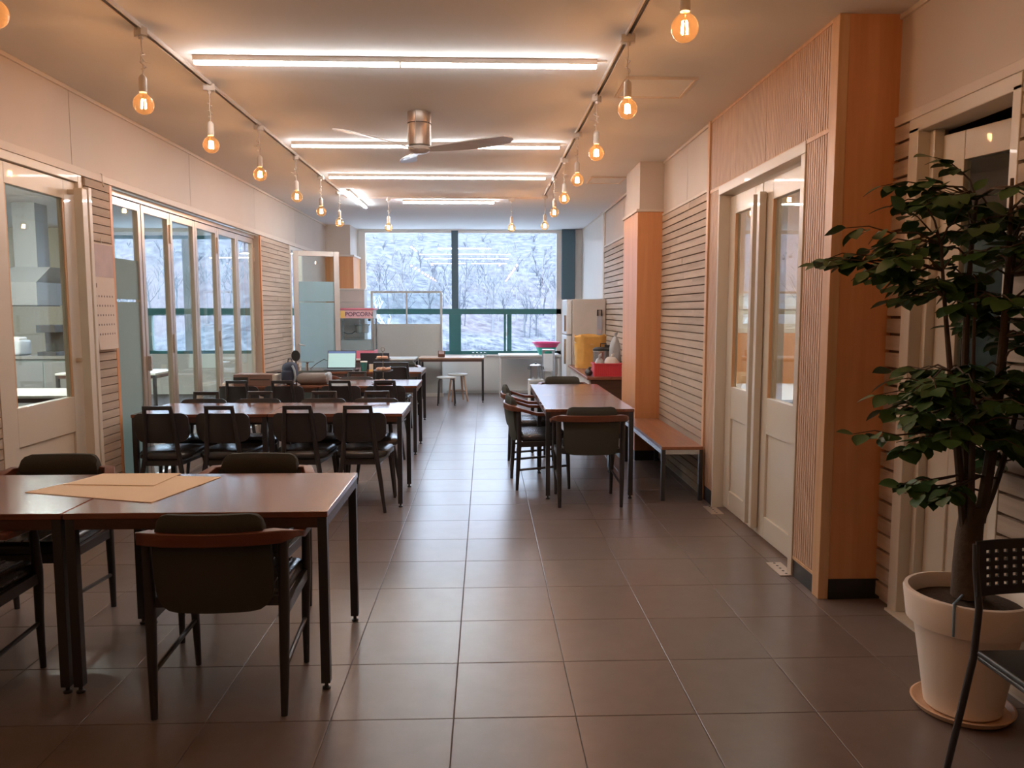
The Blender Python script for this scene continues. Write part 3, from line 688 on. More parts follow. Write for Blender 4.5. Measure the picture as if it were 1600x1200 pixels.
put_table(-2.116,3.315,0,'brown-topped table at the near left edge, joined to the paper-strewn table')
put_table(-1.125,6.17,0,'brown-topped table in second row, right half beside the aisle')
put_table(-2.130,6.17,0,'brown-topped table in second row, left half beside the glass doors')
put_table(-1.205,8.33,0,'brown-topped table in third row under the three-tier pastry stand')
put_table(-2.210,8.33,0,'brown-topped table in third row under the wooden box')
tab4=make_table(.915,.80,.72); place(tab4,False,(-1.265,10.20,0),0,'table in the fourth row holding the open laptop','brown-topped steel tables')
o=copy_tree(tab4); o.location=(-2.19,10.20,0); o['label']='table in the fourth row holding the two tan books by the plank wall'
tabr=make_table(1.03,.70,.72); place(tabr,False,(.82,6.54,0),PI/2,'brown-topped table on the right, nearer half next to the front armchair','brown-topped steel tables')
o=copy_tree(tabr); o.location=(.82,7.575,0); o['label']='brown-topped table on the right, farther half beside the column'
# ================================================================== ARMCHAIRS
def make_armchair():
    t=thing('armchair','x','chair')
    # origin between the legs on the floor; sitter faces +y
    for sx in (-1,1):
        MB().tube([(sx*.235,-.215,0),(sx*.238,-.205,.20),(sx*.240,-.195,.42),(sx*.243,-.200,.668)],[.013,.018,.021,.019],10).build('leg','chairb',t)
        MB().tube([(sx*.225,.225,0),(sx*.228,.215,.22),(sx*.238,.205,.42),(sx*.246,.175,.622)],[.012,.017,.020,.016],10).build('leg','chairb',t)
        MB().tube([(sx*.236,-.208,.17),(sx*.227,.218,.20)],.010,8).build('stretcher','chairb',t)
        MB().beam((sx*.238,-.20,.385),(sx*.234,.21,.395),.022,.045).build('seat_rail','chairb',t,bevel=.003)
    MB().beam((-.232,.207,.388),(.232,.207,.388),.022,.04).build('cross_rail','chairb',t)
    MB().beam((-.235,-.19,.432),(.235,-.19,.432),.022,.036).build('cross_rail','chairb',t)
    MB().rbox((0,.022,.432),(.455,.400,.066),.028,4).build('seat_cushion','leather',t)
    rib=MB()
    for k in range(6): rib.tube([(-.18+.072*k,-.16,.4655),(-.18+.072*k,.20,.4655)],.004,6)
    rb=rib.build('cushion_seams','leather',t); rb['kind']='stuff'
    MB().cpanel(.415,.405,.705,.034,-.238,.035,.02,.07,-.10).build('back_panel','olive',t)
    MB().cpanel(.375,.672,.774,.050,-.262,.030,.045,.02,-.10).build('head_pad','olive',t)
    # bent arm rail: flat strip going round the back and forward along both sides
    path=[(-.258,.20),(-.266,.08),(-.270,-.06),(-.266,-.17),(-.235,-.243),(-.15,-.275),(0,-.288),(.15,-.275),(.235,-.243),(.266,-.17),(.270,-.06),(.266,.08),(.258,.20)]
    vs=[]; fs=[]; n=len(path)
    for i,(x,y) in enumerate(path):
        a=Vector(path[max(i-1,0)]); b=Vector(path[min(i+1,n-1)]); d=(b-a).normalized(); nn=Vector((d.y,-d.x))
        z=.676-.052*min(1,max(0,(y+.21)/.17)); wd=.019 if abs(x)<.2 else .026; hh=.024 if abs(x)<.24 and y<-.2 else .013
        for s_,q in ((-1,1),(1,1),(1,-1),(-1,-1)): vs.append((x+nn.x*wd*s_,y+nn.y*wd*s_,z+.012+q*hh))
    for i in range(n-1):
        for j in range(4): fs.append((i*4+j,i*4+(j+1)%4,(i+1)*4+(j+1)%4,(i+1)*4+j))
    fs.append((3,2,1,0)); e=(n-1)*4; fs.append((e,e+1,e+2,e+3))
    m=MB().add(vs,fs); m.smooth=True; m.build('arm_rail','armwood',t,bevel=.004,angle=50)
    return t
arm=make_armchair(); na=0
def put_arm(x,y,rz,lab,g):
    global na
    place(arm,na>0,(x,y,0),rz,lab,g); na+=1
G1='armchairs at the nearest table'; G2='armchairs at the right table'; G3='armchairs at the fourth-row table'
put_arm(-.985,2.985,0.02,'dark olive armchair seen from behind, pulled up to the nearest table',G1)
put_arm(-2.09,2.985,-.04,'dark armchair cut by the left edge, on the near side of the front table',G1)
put_arm(-2.11,3.655,PI+.03,'olive armchair behind the front table, to the left of the kraft paper',G1)
put_arm(-1.135,3.645,PI-.03,'olive armchair behind the front table, to the right of the kraft paper',G1)
put_arm(.795,5.985,0,'dark armchair seen from behind at the near end of the right table',G2)
put_arm(.46,6.60,-PI/2+.06,'dark armchair on the aisle side of the right table, nearer one',G2)
put_arm(.45,7.40,-PI/2+.02,'dark armchair on the aisle side of the right table, farther one',G2)
put_arm(.835,8.15,PI,'dark armchair at the far end of the right table',G2)
put_arm(-2.06,9.60,0,'dark armchair seen from behind at the table with the books',G3)
put_arm(-1.19,10.86,PI,'dark armchair on the far side of the laptop table',G3)
# ================================================================== HANDLE-BACK CHAIRS
def make_chair(hw=.092,top=.80):
    t=thing('handle_back_chair','x','chair')
    for sx in (-1,1):
        MB().tube([(sx*.185,-.235,0),(sx*.150,-.210,.25),(sx*.122,-.195,.42),(sx*(hw+.012),-.222,.66),(sx*hw,-.250,top-.012)],[.012,.017,.019,.0165,.0150],8).build('rear_leg','chairb',t)
        MB().tube([(sx*.195,.235,0),(sx*.165,.190,.39)],[.011,.017],8).build('front_leg','chairb',t)
    MB().beam((-hw-.012,-.250,top-.012),(hw+.012,-.250,top-.012),.026,.030).build('top_handle','chairb',t,bevel=.003)
    MB().cpanel(.39,.525,top-.055,.020,-.205,.045,.05,.075,-.13).build('backrest','chairb',t)
    MB().beam((-.16,.185,.375),(.16,.185,.375),.020,.04).beam((-.125,-.185,.375),(.125,-.185,.375),.020,.04).beam((-.125,-.185,.375),(-.16,.185,.375),.02,.04).beam((.125,-.185,.375),(.16,.185,.375),.02,.04).build('seat_frame','chairb',t)
    c=MB(); pr=[]
    n=28; vs=[]; fs=[]; prof=[(.0,.392),(.90,.394),(1.0,.410),(1.0,.432),(.955,.450),(.70,.461),(0,.464)]
    for q,z in prof:
        for j in range(n):
            a=2*PI*j/n; ca,sa=math.cos(a),math.sin(a); e=.55
            x=.222*math.copysign(abs(ca)**e,ca)*(1-.06*(1-sa)/2*2*.5); y=.215*math.copysign(abs(sa)**e,sa)
            vs.append((x*q*(1.0 if y>0 else .95),y*q+.005,z))
    for i in range(len(prof)-1):
        for j in range(n): fs.append((i*n+j,i*n+(j+1)%n,(i+1)*n+(j+1)%n,(i+1)*n+j))
    c.add(vs,fs); c.smooth=True; c.build('seat_cushion','leather',t,angle=60)
    return t
hc=make_chair(); nh=0
def put_chair(x,y,rz,lab,g):
    global nh
    place(hc,nh>0,(x,y,0),rz,lab,g); nh+=1
POS=['leftmost','second from left','third from left','rightmost']
for k,x in enumerate((-2.37,-1.92,-1.365,-.925)):
    put_chair(x,5.90,RND.uniform(-.03,.03),'black chair with handle-loop back, near side of second-row table, %s'%POS[k],'chairs along the near side of the second row')
for k,x in enumerate((-2.37,-1.92,-1.37,-.925)):
    put_chair(x,6.41,PI+RND.uniform(-.03,.03),'black chair facing the camera across the second-row table, %s'%POS[k],'chairs along the far side of the second row')
for k,x in enumerate((-2.44,-2.00,-1.445,-.995)):
    put_chair(x,7.95,RND.uniform(-.03,.03),'black chair with handle-loop back, near side of third-row table, %s'%POS[k],'chairs along the near side of the third row')
for k,x in enumerate((-2.36,-1.45)):
    put_chair(x,8.57,PI,'black chair facing the camera across the third-row table, %s one'%('left' if k==0 else 'right'),'chairs along the far side of the third row')
wc=make_chair(.195,.87); wc['label']='black chair with a wide open handle at the laptop table'; wc['group']='chairs along the near side of the fourth row'
wc.location=(-1.13,9.58,0)
# ================================================================== BENCH
b=thing('bench','low reddish wooden bench on steel legs along the slatted wall','bench',(1.375,5.95,0))
MB().box(0,.325,0,1.62,.405,.43).build('bench_top','bench',b,bevel=.003)
f=MB().box(0,.022,.03,1.59,.37,.405).box(.303,.325,.03,1.59,.37,.405).box(.03,.295,0,.03,.37,.405).box(.03,.295,1.59,1.62,.37,.405).build('frame','stain',b)
for x in (0,.295):
    for y in (0,1.59): MB().box(x,x+.03,y,y+.03,0,.405).build('leg','steel_b',b)
# ================================================================== PAPER ON FRONT TABLE
def sheet(pts,z0,th,mb):
    n=len(pts); mb.add([(x,y,z0) for x,y in pts]+[(x,y,z0+th) for x,y in pts],[tuple(range(n-1,-1,-1)),tuple(range(n,2*n))]+[(i,(i+1)%n,n+(i+1)%n,n+i) for i in range(n)])
m=MB(); sheet([(-1.955,3.31),(-1.34,3.11),(-1.225,3.59),(-1.78,3.66)],.7205,.002,m); tag(m.build('kraft_sheet','paper'),'large kraft paper sheet lying flat on the nearest table','paper','kraft paper sheets')
m=MB(); sheet([(-1.865,3.445),(-1.455,3.405),(-1.435,3.665),(-1.80,3.668)],.7228,.003,m); tag(m.build('kraft_sheet','paper'),'smaller kraft paper sheet lying on top of the larger one','paper','kraft paper sheets')
# ================================================================== CALENDAR
c=thing('wall_calendar','long paper calendar hanging on the planks beside the glass doors','calendar',(XL+.02,5.38,1.22))
mb=MB(); nz=14; vs=[]; fs=[]
for k in range(nz+1):
    u=k/nz; z=.73*u; bx=.035*(1-u)**2
    for y,dx in ((0,bx),(.315,bx*.3)): vs += [(dx+.004,y-.0*u,z),(dx+.010,y,z)]
for k in range(nz):
    a=k*4; fs += [(a+1,a+3,a+7,a+5),(a,a+4,a+6,a+2),(a,a+1,a+5,a+4),(a+2,a+6,a+7,a+3)]
fs += [(0,2,3,1),(nz*4,nz*4+1,nz*4+3,nz*4+2)]
mb.add(vs,fs); mb.smooth=True; mb.build('page','cal',c)
MB().box(.0138,.0152,.008,.307,.50,.722).build('picture','calp',c)
tx=MB()
for r_ in range(5):
    for q in range(7): 
        bx=.035*(1-(.10+.065*r_)/.73)**2; f_=q/7+.06
        tx.box(bx*(1-.7*f_)+.0098,bx*(1-.7*f_)+.0112,.025+q*.040,.038+q*.040,.10+r_*.065,.113+r_*.065)
tx.box(.0152,.0166,.02,.055,.425,.455); tx=tx.build('printed_dates','ink',c); tx['kind']='stuff'
MB().tube([(.008,.16,.73),(.006,.16,.765),(.004,.17,.77)],.003,6).build('hanging_loop','cord',c)
k=thing('rail_hook','small metal hook clipped over the left picture rail','hook',(XL+.026,5.58,2.36)); MB().tube([(0,0,.07),(.01,0,.066),(.012,0,.03),(.014,0,-.01),(.02,0,-.02)],.004,6).build('hook','alu',k)
# ================================================================== POTTED TREE
PX,PY=1.785,2.735
pt=thing('potted_tree','bushy green tree with thin stems in a white pot','plant',(PX,PY,0))
MB().lathe([(.12,0),(.16,.006),(.176,.028),(.169,.030),(.156,.012),(.12,.010)],40).build('saucer','saucer',pt)
MB().lathe([(.120,.012),(.130,.02),(.178,.335),(.194,.338),(.203,.342),(.217,.448),(.213,.458),(.200,.460),(.192,.450),(.186,.39),(.10,.38)],44).build('pot','pot',pt)
MB().lathe([(.187,.405),(.12,.415),(.05,.428),(.001,.43)],28).build('soil','soil',pt)
MB().tube([(-.03,-.02,.452),(-.10,-.09,.452),(-.135,-.13,.458),(-.148,-.155,.465),(-.1525,-.162,.44),(-.146,-.155,.35)],.0045,6).build('tie_cord','blue',pt)
tr=random.Random(11)
stems=[]
MB().tube([(0,0,.44),(-.012,0,.55),(-.006,.005,.66),(.0,.0,.78)],[.058,.047,.045,.040],12).build('trunk','bark',pt)
spec=[((-.03,0,.70),(-.09,-.03,1.02),(-.16,-.05,1.35),(-.20,-.05,1.72),.017),((-.01,.02,.74),(-.03,.03,1.05),(-.07,.02,1.45),(-.05,0,1.88),.021),
      ((.02,-.01,.72),(.05,-.03,1.05),(.05,-.05,1.5),(.06,-.02,1.95),.021),((.03,.01,.70),(.10,.02,.98),(.11,.05,1.4),(.14,.05,1.85),.018),
      ((.02,.02,.66),(.12,.04,.84),(.19,.05,1.10),(.22,.03,1.55),.015),((-.02,-.02,.72),(-.05,-.06,1.0),(-.10,-.10,1.3),(-.10,-.10,1.6),.013)]
for s_ in spec:
    a,b_,c_,d_,r0=s_; P=[]
    for k in range(13):
        u=k/12; p=Vector(a)*(1-u)**3+Vector(b_)*3*u*(1-u)**2+Vector(c_)*3*u*u*(1-u)+Vector(d_)*u**3; P.append(p)
    stems.append(P); MB().tube(P,[r0*(1-.72*k/12) for k in range(13)],8).build('stem','bark',pt)
lm=MB(); n=5; vs=[]; fs=[]
for k in range(n+1):
    u=k/n; w=.42*math.sin(PI*min(1,u*.94+.03)**.85)*(1 if u<1 else 0); z=-.18*u*u
    vs += [(-w,u,z+.10*w),(0,u,z-.02),(w,u,z+.10*w)]
for k in range(n):
    a=k*3; fs += [(a,a+1,a+4,a+3),(a+1,a+2,a+5,a+4)]
lm.add(vs,fs); lm.smooth=True
leaves=[]; 
clusters=[((-.08,-.02,1.86),(.22,.20,.13),22),((.06,.0,1.70),(.20,.22,.17),24),((-.31,-.04,1.69),(.17,.16,.09),15),((-.13,-.05,1.56),(.18,.18,.10),15),((.13,.0,1.45),(.14,.18,.18),18),
          ((-.10,-.05,1.22),(.22,.2,.08),18),((.05,0,1.14),(.20,.22,.15),26),((-.16,-.04,1.07),(.18,.16,.08),12),((.16,.02,.98),(.10,.14,.12),9),((-.13,-.05,.86),(.08,.08,.05),6)]
tw=0
for (cx_,cy_,cz_),(rx,ry,rz_),num in clusters:
    for q in range(num):
        while True:
            v=Vector((tr.uniform(-1,1),tr.uniform(-1,1),tr.uniform(-1,1)))
            if v.length<1: break
        p=Vector((cx_+v.x*rx,cy_+v.y*ry,cz_+v.z*rz_))
        if p.x>.19: p.x=.19-.1*tr.random()
        best=min((pp for P in stems for pp in P[3:] if pp.z<p.z+.02),key=lambda pp:(pp-p).length+abs(pp.z-p.z)*.5,default=stems[0][4])
        d=(p-best); d.z*=.4; d=d.normalized() if d.length>.01 else Vector((1,0,0))
        d=(d+Vector((tr.uniform(-.4,.4),tr.uniform(-.4,.4),.15))).normalized()
        ln=tr.uniform(.10,.17); end=p+d*ln-Vector((0,0,.035))
        if end.x>.205: end.x=.205-.05*tr.random()
        P=[best,(best+p)/2+Vector((0,0,.02)),p,p+(end-p)*.5+Vector((0,0,.015)),end]
        MB().tube(P,[.0045,.0036,.003,.0022,.0014],5,False).build('twig','bark',pt); tw+=1
        side=d.cross(Vector((0,0,1))).normalized()
        for k in range(5):
            u=k/4; base=p.lerp(end,u)
            for s_ in ((-1,1) if k<4 else (0,)):
                if tr.random()<.10: continue
                ld=(d*(.45 if s_ else 1)+side*s_*.8+Vector((tr.uniform(-.25,.25),tr.uniform(-.25,.25),tr.uniform(-.75,.0)))).normalized()
                nrm=(Vector((0,0,1))+Vector((tr.uniform(-.5,.5),tr.uniform(-.5,.5),0))).normalized()
                xx=ld.cross(nrm).normalized(); zz=xx.cross(ld); L_=tr.uniform(.050,.082)
                mt=Matrix((xx*L_,ld*L_,zz*L_)).transposed().to_4x4(); mt.translation=base
                leaves.append(mt)
tr.shuffle(leaves)
leaf0=None
for k,mt in enumerate(leaves[:300]):
    if leaf0 is None: leaf0=lm.build('leaf','leaf',pt); o=leaf0
    else: o=inst(leaf0,'leaf',pt,(0,0,0))
    o.matrix_local=mt
rest=MB(); rest.smooth=True
for mt in leaves[300:]: rest.add([mt@Vector(v) for v in lm.v],lm.f)
o=rest.build('more_leaves','leaf',pt); o['kind']='stuff'
# ================================================================== BLACK PERFORATED CHAIR
pc=thing('perforated_chair','black plastic chair with perforated back, beside the potted tree','chair',(1.70,2.255,0),PI)
# local: sitter faces +y (towards the camera once turned), back at -y
bw=.40; nx_,nz_=17,9; vs=[]; fs=[]; idx={}
def bp_(x,z,s_): return (x,-.035+.03*(2*x/bw)**2-.10*(z-.64)+s_*.004,z)
mb=MB(); nx_,nz_=23,11
def cells(n,a,b):
    ws=[(1.9 if i in (0,n-1) else (.9 if i%2==0 else .75)) for i in range(n)]; tot=sum(ws); out=[a]
    for w_ in ws: out.append(out[-1]+(b-a)*w_/tot)
    return out
xs=cells(nx_,-bw/2,bw/2); zs=cells(nz_,.618,.785)
for i in range(nx_):
    for k in range(nz_):
        hole=(i%2==1 and k%2==1 and 0<i<nx_-1)
        if hole: continue
        x0,x1,z0,z1=xs[i],xs[i+1],zs[k],zs[k+1]
        if k==0: z0 += .012*(1-(2*(x0+x1)/2/bw)**2)*0
        v=[bp_(x0,z0,-1),bp_(x1,z0,-1),bp_(x1,z1,-1),bp_(x0,z1,-1),bp_(x0,z0,1),bp_(x1,z0,1),bp_(x1,z1,1),bp_(x0,z1,1)]
        mb.add(v,[(0,1,2,3),(7,6,5,4),(4,5,1,0),(5,6,2,1),(6,7,3,2),(7,4,0,3)])
mb.smooth=False; mb.build('backrest','pchair',pc)
MB().rbox((0,.20,.445),(.40,.38,.022),.010,3).build('seat','pchair',pc)
for sx in (-1,1):
    MB().tube([(sx*.232,-.06,0),(sx*.214,-.035,.20),(sx*.192,-.012,.42),(sx*.186,-.008,.58),(sx*.196,-.018,.70),(sx*.194,-.026,.775)],.0105,10).build('rear_leg','steel_b',pc)
    MB().tube([(sx*.225,.40,0),(sx*.205,.36,.40),(sx*.190,.30,.430),(sx*.190,.02,.432)],.0105,10).build('front_leg','steel_b',pc)
# ================================================================== ITEMS ON THIRD AND FOURTH ROW
TZ=.7205
ts=thing('tier_stand','three-tier stand of pastries on the third-row table','stand',(-1.075,8.20,TZ))
MB().tube([(0,0,0),(0,0,.345)],.004,8).build('pole','stain',ts)
MB().tube([(.018*math.cos(a),0,.362+.022*math.sin(a)) for a in [2*PI*k/14 for k in range(15)]],.003,6).build('ring_handle','stain',ts)
sr=random.Random(8)
for z,r,num in ((.008,.125,7),(.135,.105,6),(.255,.082,5)):
    p=MB().lathe([(.02,z-.008),(r*.75,z-.006),(r,z+.008),(r*.97,z+.012),(r*.72,z),(.006,z)],26).build('plate','switch',ts)
    for k in range(num):
        a=2*PI*k/num+sr.random(); q=r*.52
        MB().rbox((q*math.cos(a),q*math.sin(a),z+.022),(.055,.04,.03),.013,3,Matrix.Rotation(a+1,3,'Z')).build('pastry','bread',p)
lp=thing('laptop','open laptop with a lit screen facing the camera','laptop',(-1.87,10.05,TZ))
MB().box(-.18,.18,-.13,.12,0,.018).build('base','laptop',lp,bevel=.003)
Rl=Matrix.Rotation(math.radians(-14),3,'X')
def lid(mb,x0,x1,z0,z1,y0,th): mb.obox(Vector((0,.12,.018))+Rl@Vector(((x0+x1)/2,y0,(z0+z1)/2)),(x1-x0,th,z1-z0),Rl); return mb
l=lid(MB(),-.185,.185,0,.235,0,.008).build('lid','laptop',lp,bevel=.003)
lid(MB(),-.176,.176,.012,.198,-.0048,.001).build('screen','screen',l); lid(MB(),-.176,.176,.199,.226,-.0048,.001).build('screen_title_bar','screenbar',l)
lp=thing('laptop','second laptop seen from behind its dark lid','laptop',(-1.45,10.42,TZ),PI)
MB().box(-.18,.18,-.11,.12,0,.018).build('base','laptop',lp,bevel=.003); lid(MB(),-.19,.19,0,.20,0,.008).build('lid','laptop',lp,bevel=.003)
c=thing('tumbler','dark green tumbler with white rim beside the open laptop','cup',(-1.555,10.0,TZ)); MB().lathe([(.034,0),(.044,.11),(.042,.11),(.033,.004)],20).build('body','cup',c); MB().lathe([(.045,.108),(.046,.122),(.042,.124)],20).build('rim','white',c)
m=thing('computer_mouse','small black mouse between the laptop and tumbler','mouse',(-1.635,9.94,TZ)); MB().rbox((0,0,.014),(.055,.095,.028),.013,3).build('shell','switch',m); MB().tube([(0,-.03,.0275),(0,.01,.029)],.004,6).build('wheel','greyframe',m)
m=thing('snack_carton','small tan and white carton right of the tumbler','carton',(-1.455,9.98,TZ)); MB().box(-.028,.028,-.02,.02,0,.085).build('carton','boxl',m,bevel=.002); MB().box(-.029,.029,-.021,.021,.0,.018).build('band','yel',m)
bt=thing('glue_bottle','small white squeeze bottle with dark cap, left of the laptop','bottle',(-2.31,10.15,TZ)); MB().lathe([(.018,0),(.019,.07),(.010,.085)],14).build('body','boxl',bt); MB().lathe([(.011,.085),(.008,.108),(.002,.116)],12).build('cap','switch',bt)
cb=MB().tube([(-2.30,10.3,TZ+.004),(-2.22,10.28,TZ+.07),(-2.12,10.3,TZ+.13),(-2.04,10.3,TZ+.09),(-2.02,10.3,TZ+.004)],.004,6); tag(cb.build('power_cable','switch'),'dark cable arching over the table behind the bottle','cable')
for k,(z,w,d,lab) in enumerate(((0,.20,.15,'lower tan book of the pair by the plank wall'),(.052,.19,.145,'upper tan book of the pair by the plank wall'))):
    bk=thing('book',lab,'book',(-2.56+k*.01,9.98,TZ+z),.08-k*.1,'tan books on the fourth-row table'); MB().box(0,w,-d/2,d/2,.004,.046).build('pages','boxl',bk); MB().box(-.002,w+.003,-d/2-.003,d/2+.003,0,.004).box(-.002,w+.003,-d/2-.003,d/2+.003,.046,.050).box(-.006,-.002,-d/2-.003,d/2+.003,0,.05).box(0,w+.002,-d/2-.004,-d/2-.001,.004,.046).build('cover','book',bk)
gl=thing('cake_pedestal','little metal pedestal dish behind the backpack','dish',(-2.24,9.86,TZ)); MB().lathe([(.04,0),(.012,.012),(.009,.10),(.02,.115),(.085,.122),(.085,.127),(.01,.120)],20).build('dish','stain',gl)
bx=thing('wooden_box','low brown wooden box with a pale end on the third-row table','box',(-2.42,8.16,TZ))
MB().box(-.17,.225,-.10,.12,0,.112).build('box_body','boxw',bx,bevel=.003); MB().box(.225,.262,-.10,.12,.0,.105).build('pale_end','boxl',bx,bevel=.002); MB().box(-.17,-.02,-.103,-.100,.02,.085).build('slot','dark',bx); MB().box(.0,.20,-.104,-.100,.055,.065).build('drawer_gap','dark',bx)
pl=thing('paper_stack','small stack of white paper at the left end of the third-row table','paper',(-2.645,8.12,TZ)); MB().box(-.05,.05,-.12,.12,0,.02).build('sheets','white',pl); MB().box(-.045,.045,-.11,.11,.02,.024).build('top_sheet','cal',pl)
bp=thing('backpack','dark navy backpack standing on the third-row table','backpack',(-2.05,8.22,TZ))
MB().rbox((0,0,.115),(.145,.20,.23),.06,4).build('main_body','navy',bp); MB().rbox((-.01,-.10,.08),(.11,.05,.13),.022,3).build('front_pocket','navy',bp)
MB().tube([(.045,-.09,.20),(.068,-.095,.15),(.074,-.09,.08),(.06,-.08,.02)],.012,6).build('shoulder_strap','lfab',bp); MB().tube([(-.02,0,.225),(-.015,.0,.262),(.02,0,.262),(.025,0,.225)],.006,6).build('grab_loop','navy',bp)
hf=thing('hand_fan','round dark hand fan propped up behind the backpack','fan',(-2.03,8.40,TZ)); MB().lathe([(.001,-.006),(.045,-.006),(.048,0),(.045,.006),(.001,.006)],20,(0,0,.0)).build('fan_face','switch',hf).matrix_local=Matrix.Translation((0,0,.285))@Matrix.Rotation(PI/2,4,'X')@Matrix.Scale(1.25,4,(0,1,0)); MB().tube([(0,0,.0),(0,0,.235)],.008,8).build('grip','switch',hf)
cu=thing('travel_cushion','grey-brown cushion lying on the third-row table','cushion',(-1.80,8.20,TZ))
MB().rbox((0,0,.058),(.34,.20,.115),.055,5).build('pad','greyfab',cu); MB().rbox((.15,0,.070),(.055,.17,.105),.025,4).build('light_end','lfab',cu)
# ================================================================== FAR END: TABLES, STOOLS, PARTITION, POPCORN
ft=make_table(1.06,.60,.73,'stoolw'); ft['label']='long pale-topped table with thin dark legs behind the stools'; ft['group']='tables by the window'; ft.location=(-.55,12.85,0)
ft=make_table(1.30,.60,.73,'seatw'); ft['label']='table under the popcorn machine'; ft['group']='tables by the window'; ft.location=(-1.76,12.63,0)
st=thing('stool','stool with pale round seat and four thin black metal legs','stool',(-.615,12.28,0),0,'stools by the window')
MB().lathe([(.001,.425),(.14,.425),(.155,.432),(.155,.445),(.14,.450),(.001,.450)],26).build('seat','seatw',st)
for a in range(4):
    t_=PI/4+a*PI/2; c_,s_=math.cos(t_),math.sin(t_); MB().tube([(.10*c_,.10*s_,.42),(.15*c_,.15*s_,.41),(.165*c_,.165*s_,.36),(.19*c_,.19*s_,0)],.010,8).build('leg','steel_b',st)
st=thing('stool','wooden stool with white seat behind the black-legged stool','stool',(-.455,12.80,0),0,'stools by the window')
MB().lathe([(.001,.425),(.15,.425),(.165,.435),(.165,.452),(.001,.455)],26).build('seat','seatw',st)
for a in range(4):
    t_=PI/4+.3+a*PI/2; c_,s_=math.cos(t_),math.sin(t_); MB().tube([(.115*c_,.115*s_,.425),(.185*c_,.185*s_,0)],[.019,.015],8).build('leg','stoolw',st)
MB().tube([(.150*math.cos(t_),.150*math.sin(t_),.17) for t_ in [PI/4+.3+a*PI/2 for a in range(5)]],.009,6).build('foot_rail','stoolw',st)
pa=thing('glazed_partition','half-height white partition with two glass panes in front of window','partition',(-1.35,13.5,0))
MB().box(-.59,.59,-.03,.03,0,1.235).build('solid_panel','greywall',pa,bevel=.003)
MB().box(-.61,-.575,-.03,.03,0,1.82).box(.575,.61,-.03,.03,0,1.82).box(-.575,.575,-.03,.03,1.785,1.82).box(-.575,.575,-.035,.035,1.235,1.26).build('frame','greywall',pa,bevel=.002)
MB().box(-.012,.012,-.02,.02,1.26,1.785).build('centre_bar','greyframe',pa)
for a,b_ in ((-.575,-.012),(.012,.575)): MB().box(a,b_,-.003,.003,1.26,1.785).build('pane','glass',pa)
MB().box(-.62,.62,-.045,.045,0,.06).build('plinth','white',pa)
wc2=thing('drawer_cabinet','tall white drawer cabinet behind the popcorn machine','cabinet',(-2.235,13.11,0))
MB().box(-.245,.245,-.14,.14,0,1.83).build('body','greywall',wc2); MB().box(-.26,.26,-.155,.155,1.83,1.85).build('top','white',wc2)
for k in range(9): d_=MB().box(-.24,.24,-.158,-.14,.06+k*.196,.06+k*.196+.190).build('drawer','fridge',wc2,bevel=.003); MB().box(-.05,.05,-.166,-.158,.06+k*.196+.17,.06+k*.196+.180).build('pull','greyframe',d_)
pm=thing('popcorn_machine','popcorn machine with pink top sign, glass case and hanging kettle','popcorn machine',(-2.045,12.60,.7305))
MB().box(-.285,.285,-.20,.20,.0,.125).build('base','pink',pm,bevel=.006)
MB().box(-.275,.265,-.19,.19,.125,.135).build('tray','stain',pm)
MB().box(-.24,.24,-.175,-.155,.135,.29).box(-.24,.24,.155,.175,.135,.29).box(-.24,-.22,-.155,.155,.135,.29).box(.22,.24,-.155,.155,.135,.29).build('popcorn_bin','grease',pm)
for sx in (-1,1):
    for sy in (-1,1): MB().box(sx*.27-.014,sx*.27+.014,sy*.185-.012,sy*.185+.012,.125,.63).build('corner_post','stain',pm)
for sx in (-1,1): MB().box(sx*.272-.002,sx*.272+.002,-.17,.17,.135,.63).build('side_glass','glass',pm)
MB().box(-.255,.255,-.190,-.187,.29,.63).build('front_glass','glass',pm)
MB().box(-.275,.275,-.195,.195,.63,.765).build('sign_box','fridge',pm,bevel=.004)
MB().box(-.295,.295,-.215,.215,.765,.795).build('roof','pink',pm,bevel=.006)
sb=MB().box(-.268,.268,-.202,-.195,.637,.758).build('sign_face','signpink',pm); MB().box(-.262,-.165,-.2045,-.202,.642,.752).build('sign_emblem','yel',sb)
MB().lathe([(.085,.40),(.10,.405),(.105,.51),(.125,.525),(.128,.545),(.10,.545)],24,(.07,0,0)).build('kettle','stain',pm)
MB().tube([(.03,0,.545),(.03,0,.63)],.006,6).build('hanger_rod','stain',pm); MB().tube([(.11,0,.545),(.11,0,.63)],.006,6).build('hanger_rod','stain',pm)
MB().tube([(-.035,-.02,.43),(-.09,-.03,.39),(-.16,-.03,.385),(-.22,-.03,.41)],.008,6).build('dump_handle','switch',pm)
MB().lathe([(.02,0),(.024,.03),(.012,.04)],10,(.20,-.10,.59)).build('lamp','switch',pm)
def text(body,size,name,mat,parent,loc,rot,ext=.001,align='CENTER'):
    cu_=bpy.data.curves.new(name,'FONT'); cu_.body=body; cu_.size=size; cu_.extrude=ext; cu_.align_x=align; cu_.align_y='CENTER'; cu_.offset=.0018
    to=bpy.data.objects.new('tmp_text',cu_); COL.objects.link(to); bpy.context.view_layer.update()
    me=bpy.data.meshes.new_from_object(to.evaluated_get(bpy.context.evaluated_depsgraph_get())); bpy.data.objects.remove(to)
    me.materials.clear(); me.materials.append(M[mat]); o=bpy.data.objects.new(name,me); COL.objects.link(o); o.parent=parent; o.location=loc; o.rotation_euler=rot; return o
text('POPCORN',.092,'sign_lettering','navyink',sb,(.055,-.2035,.697),(PI/2,0,0))
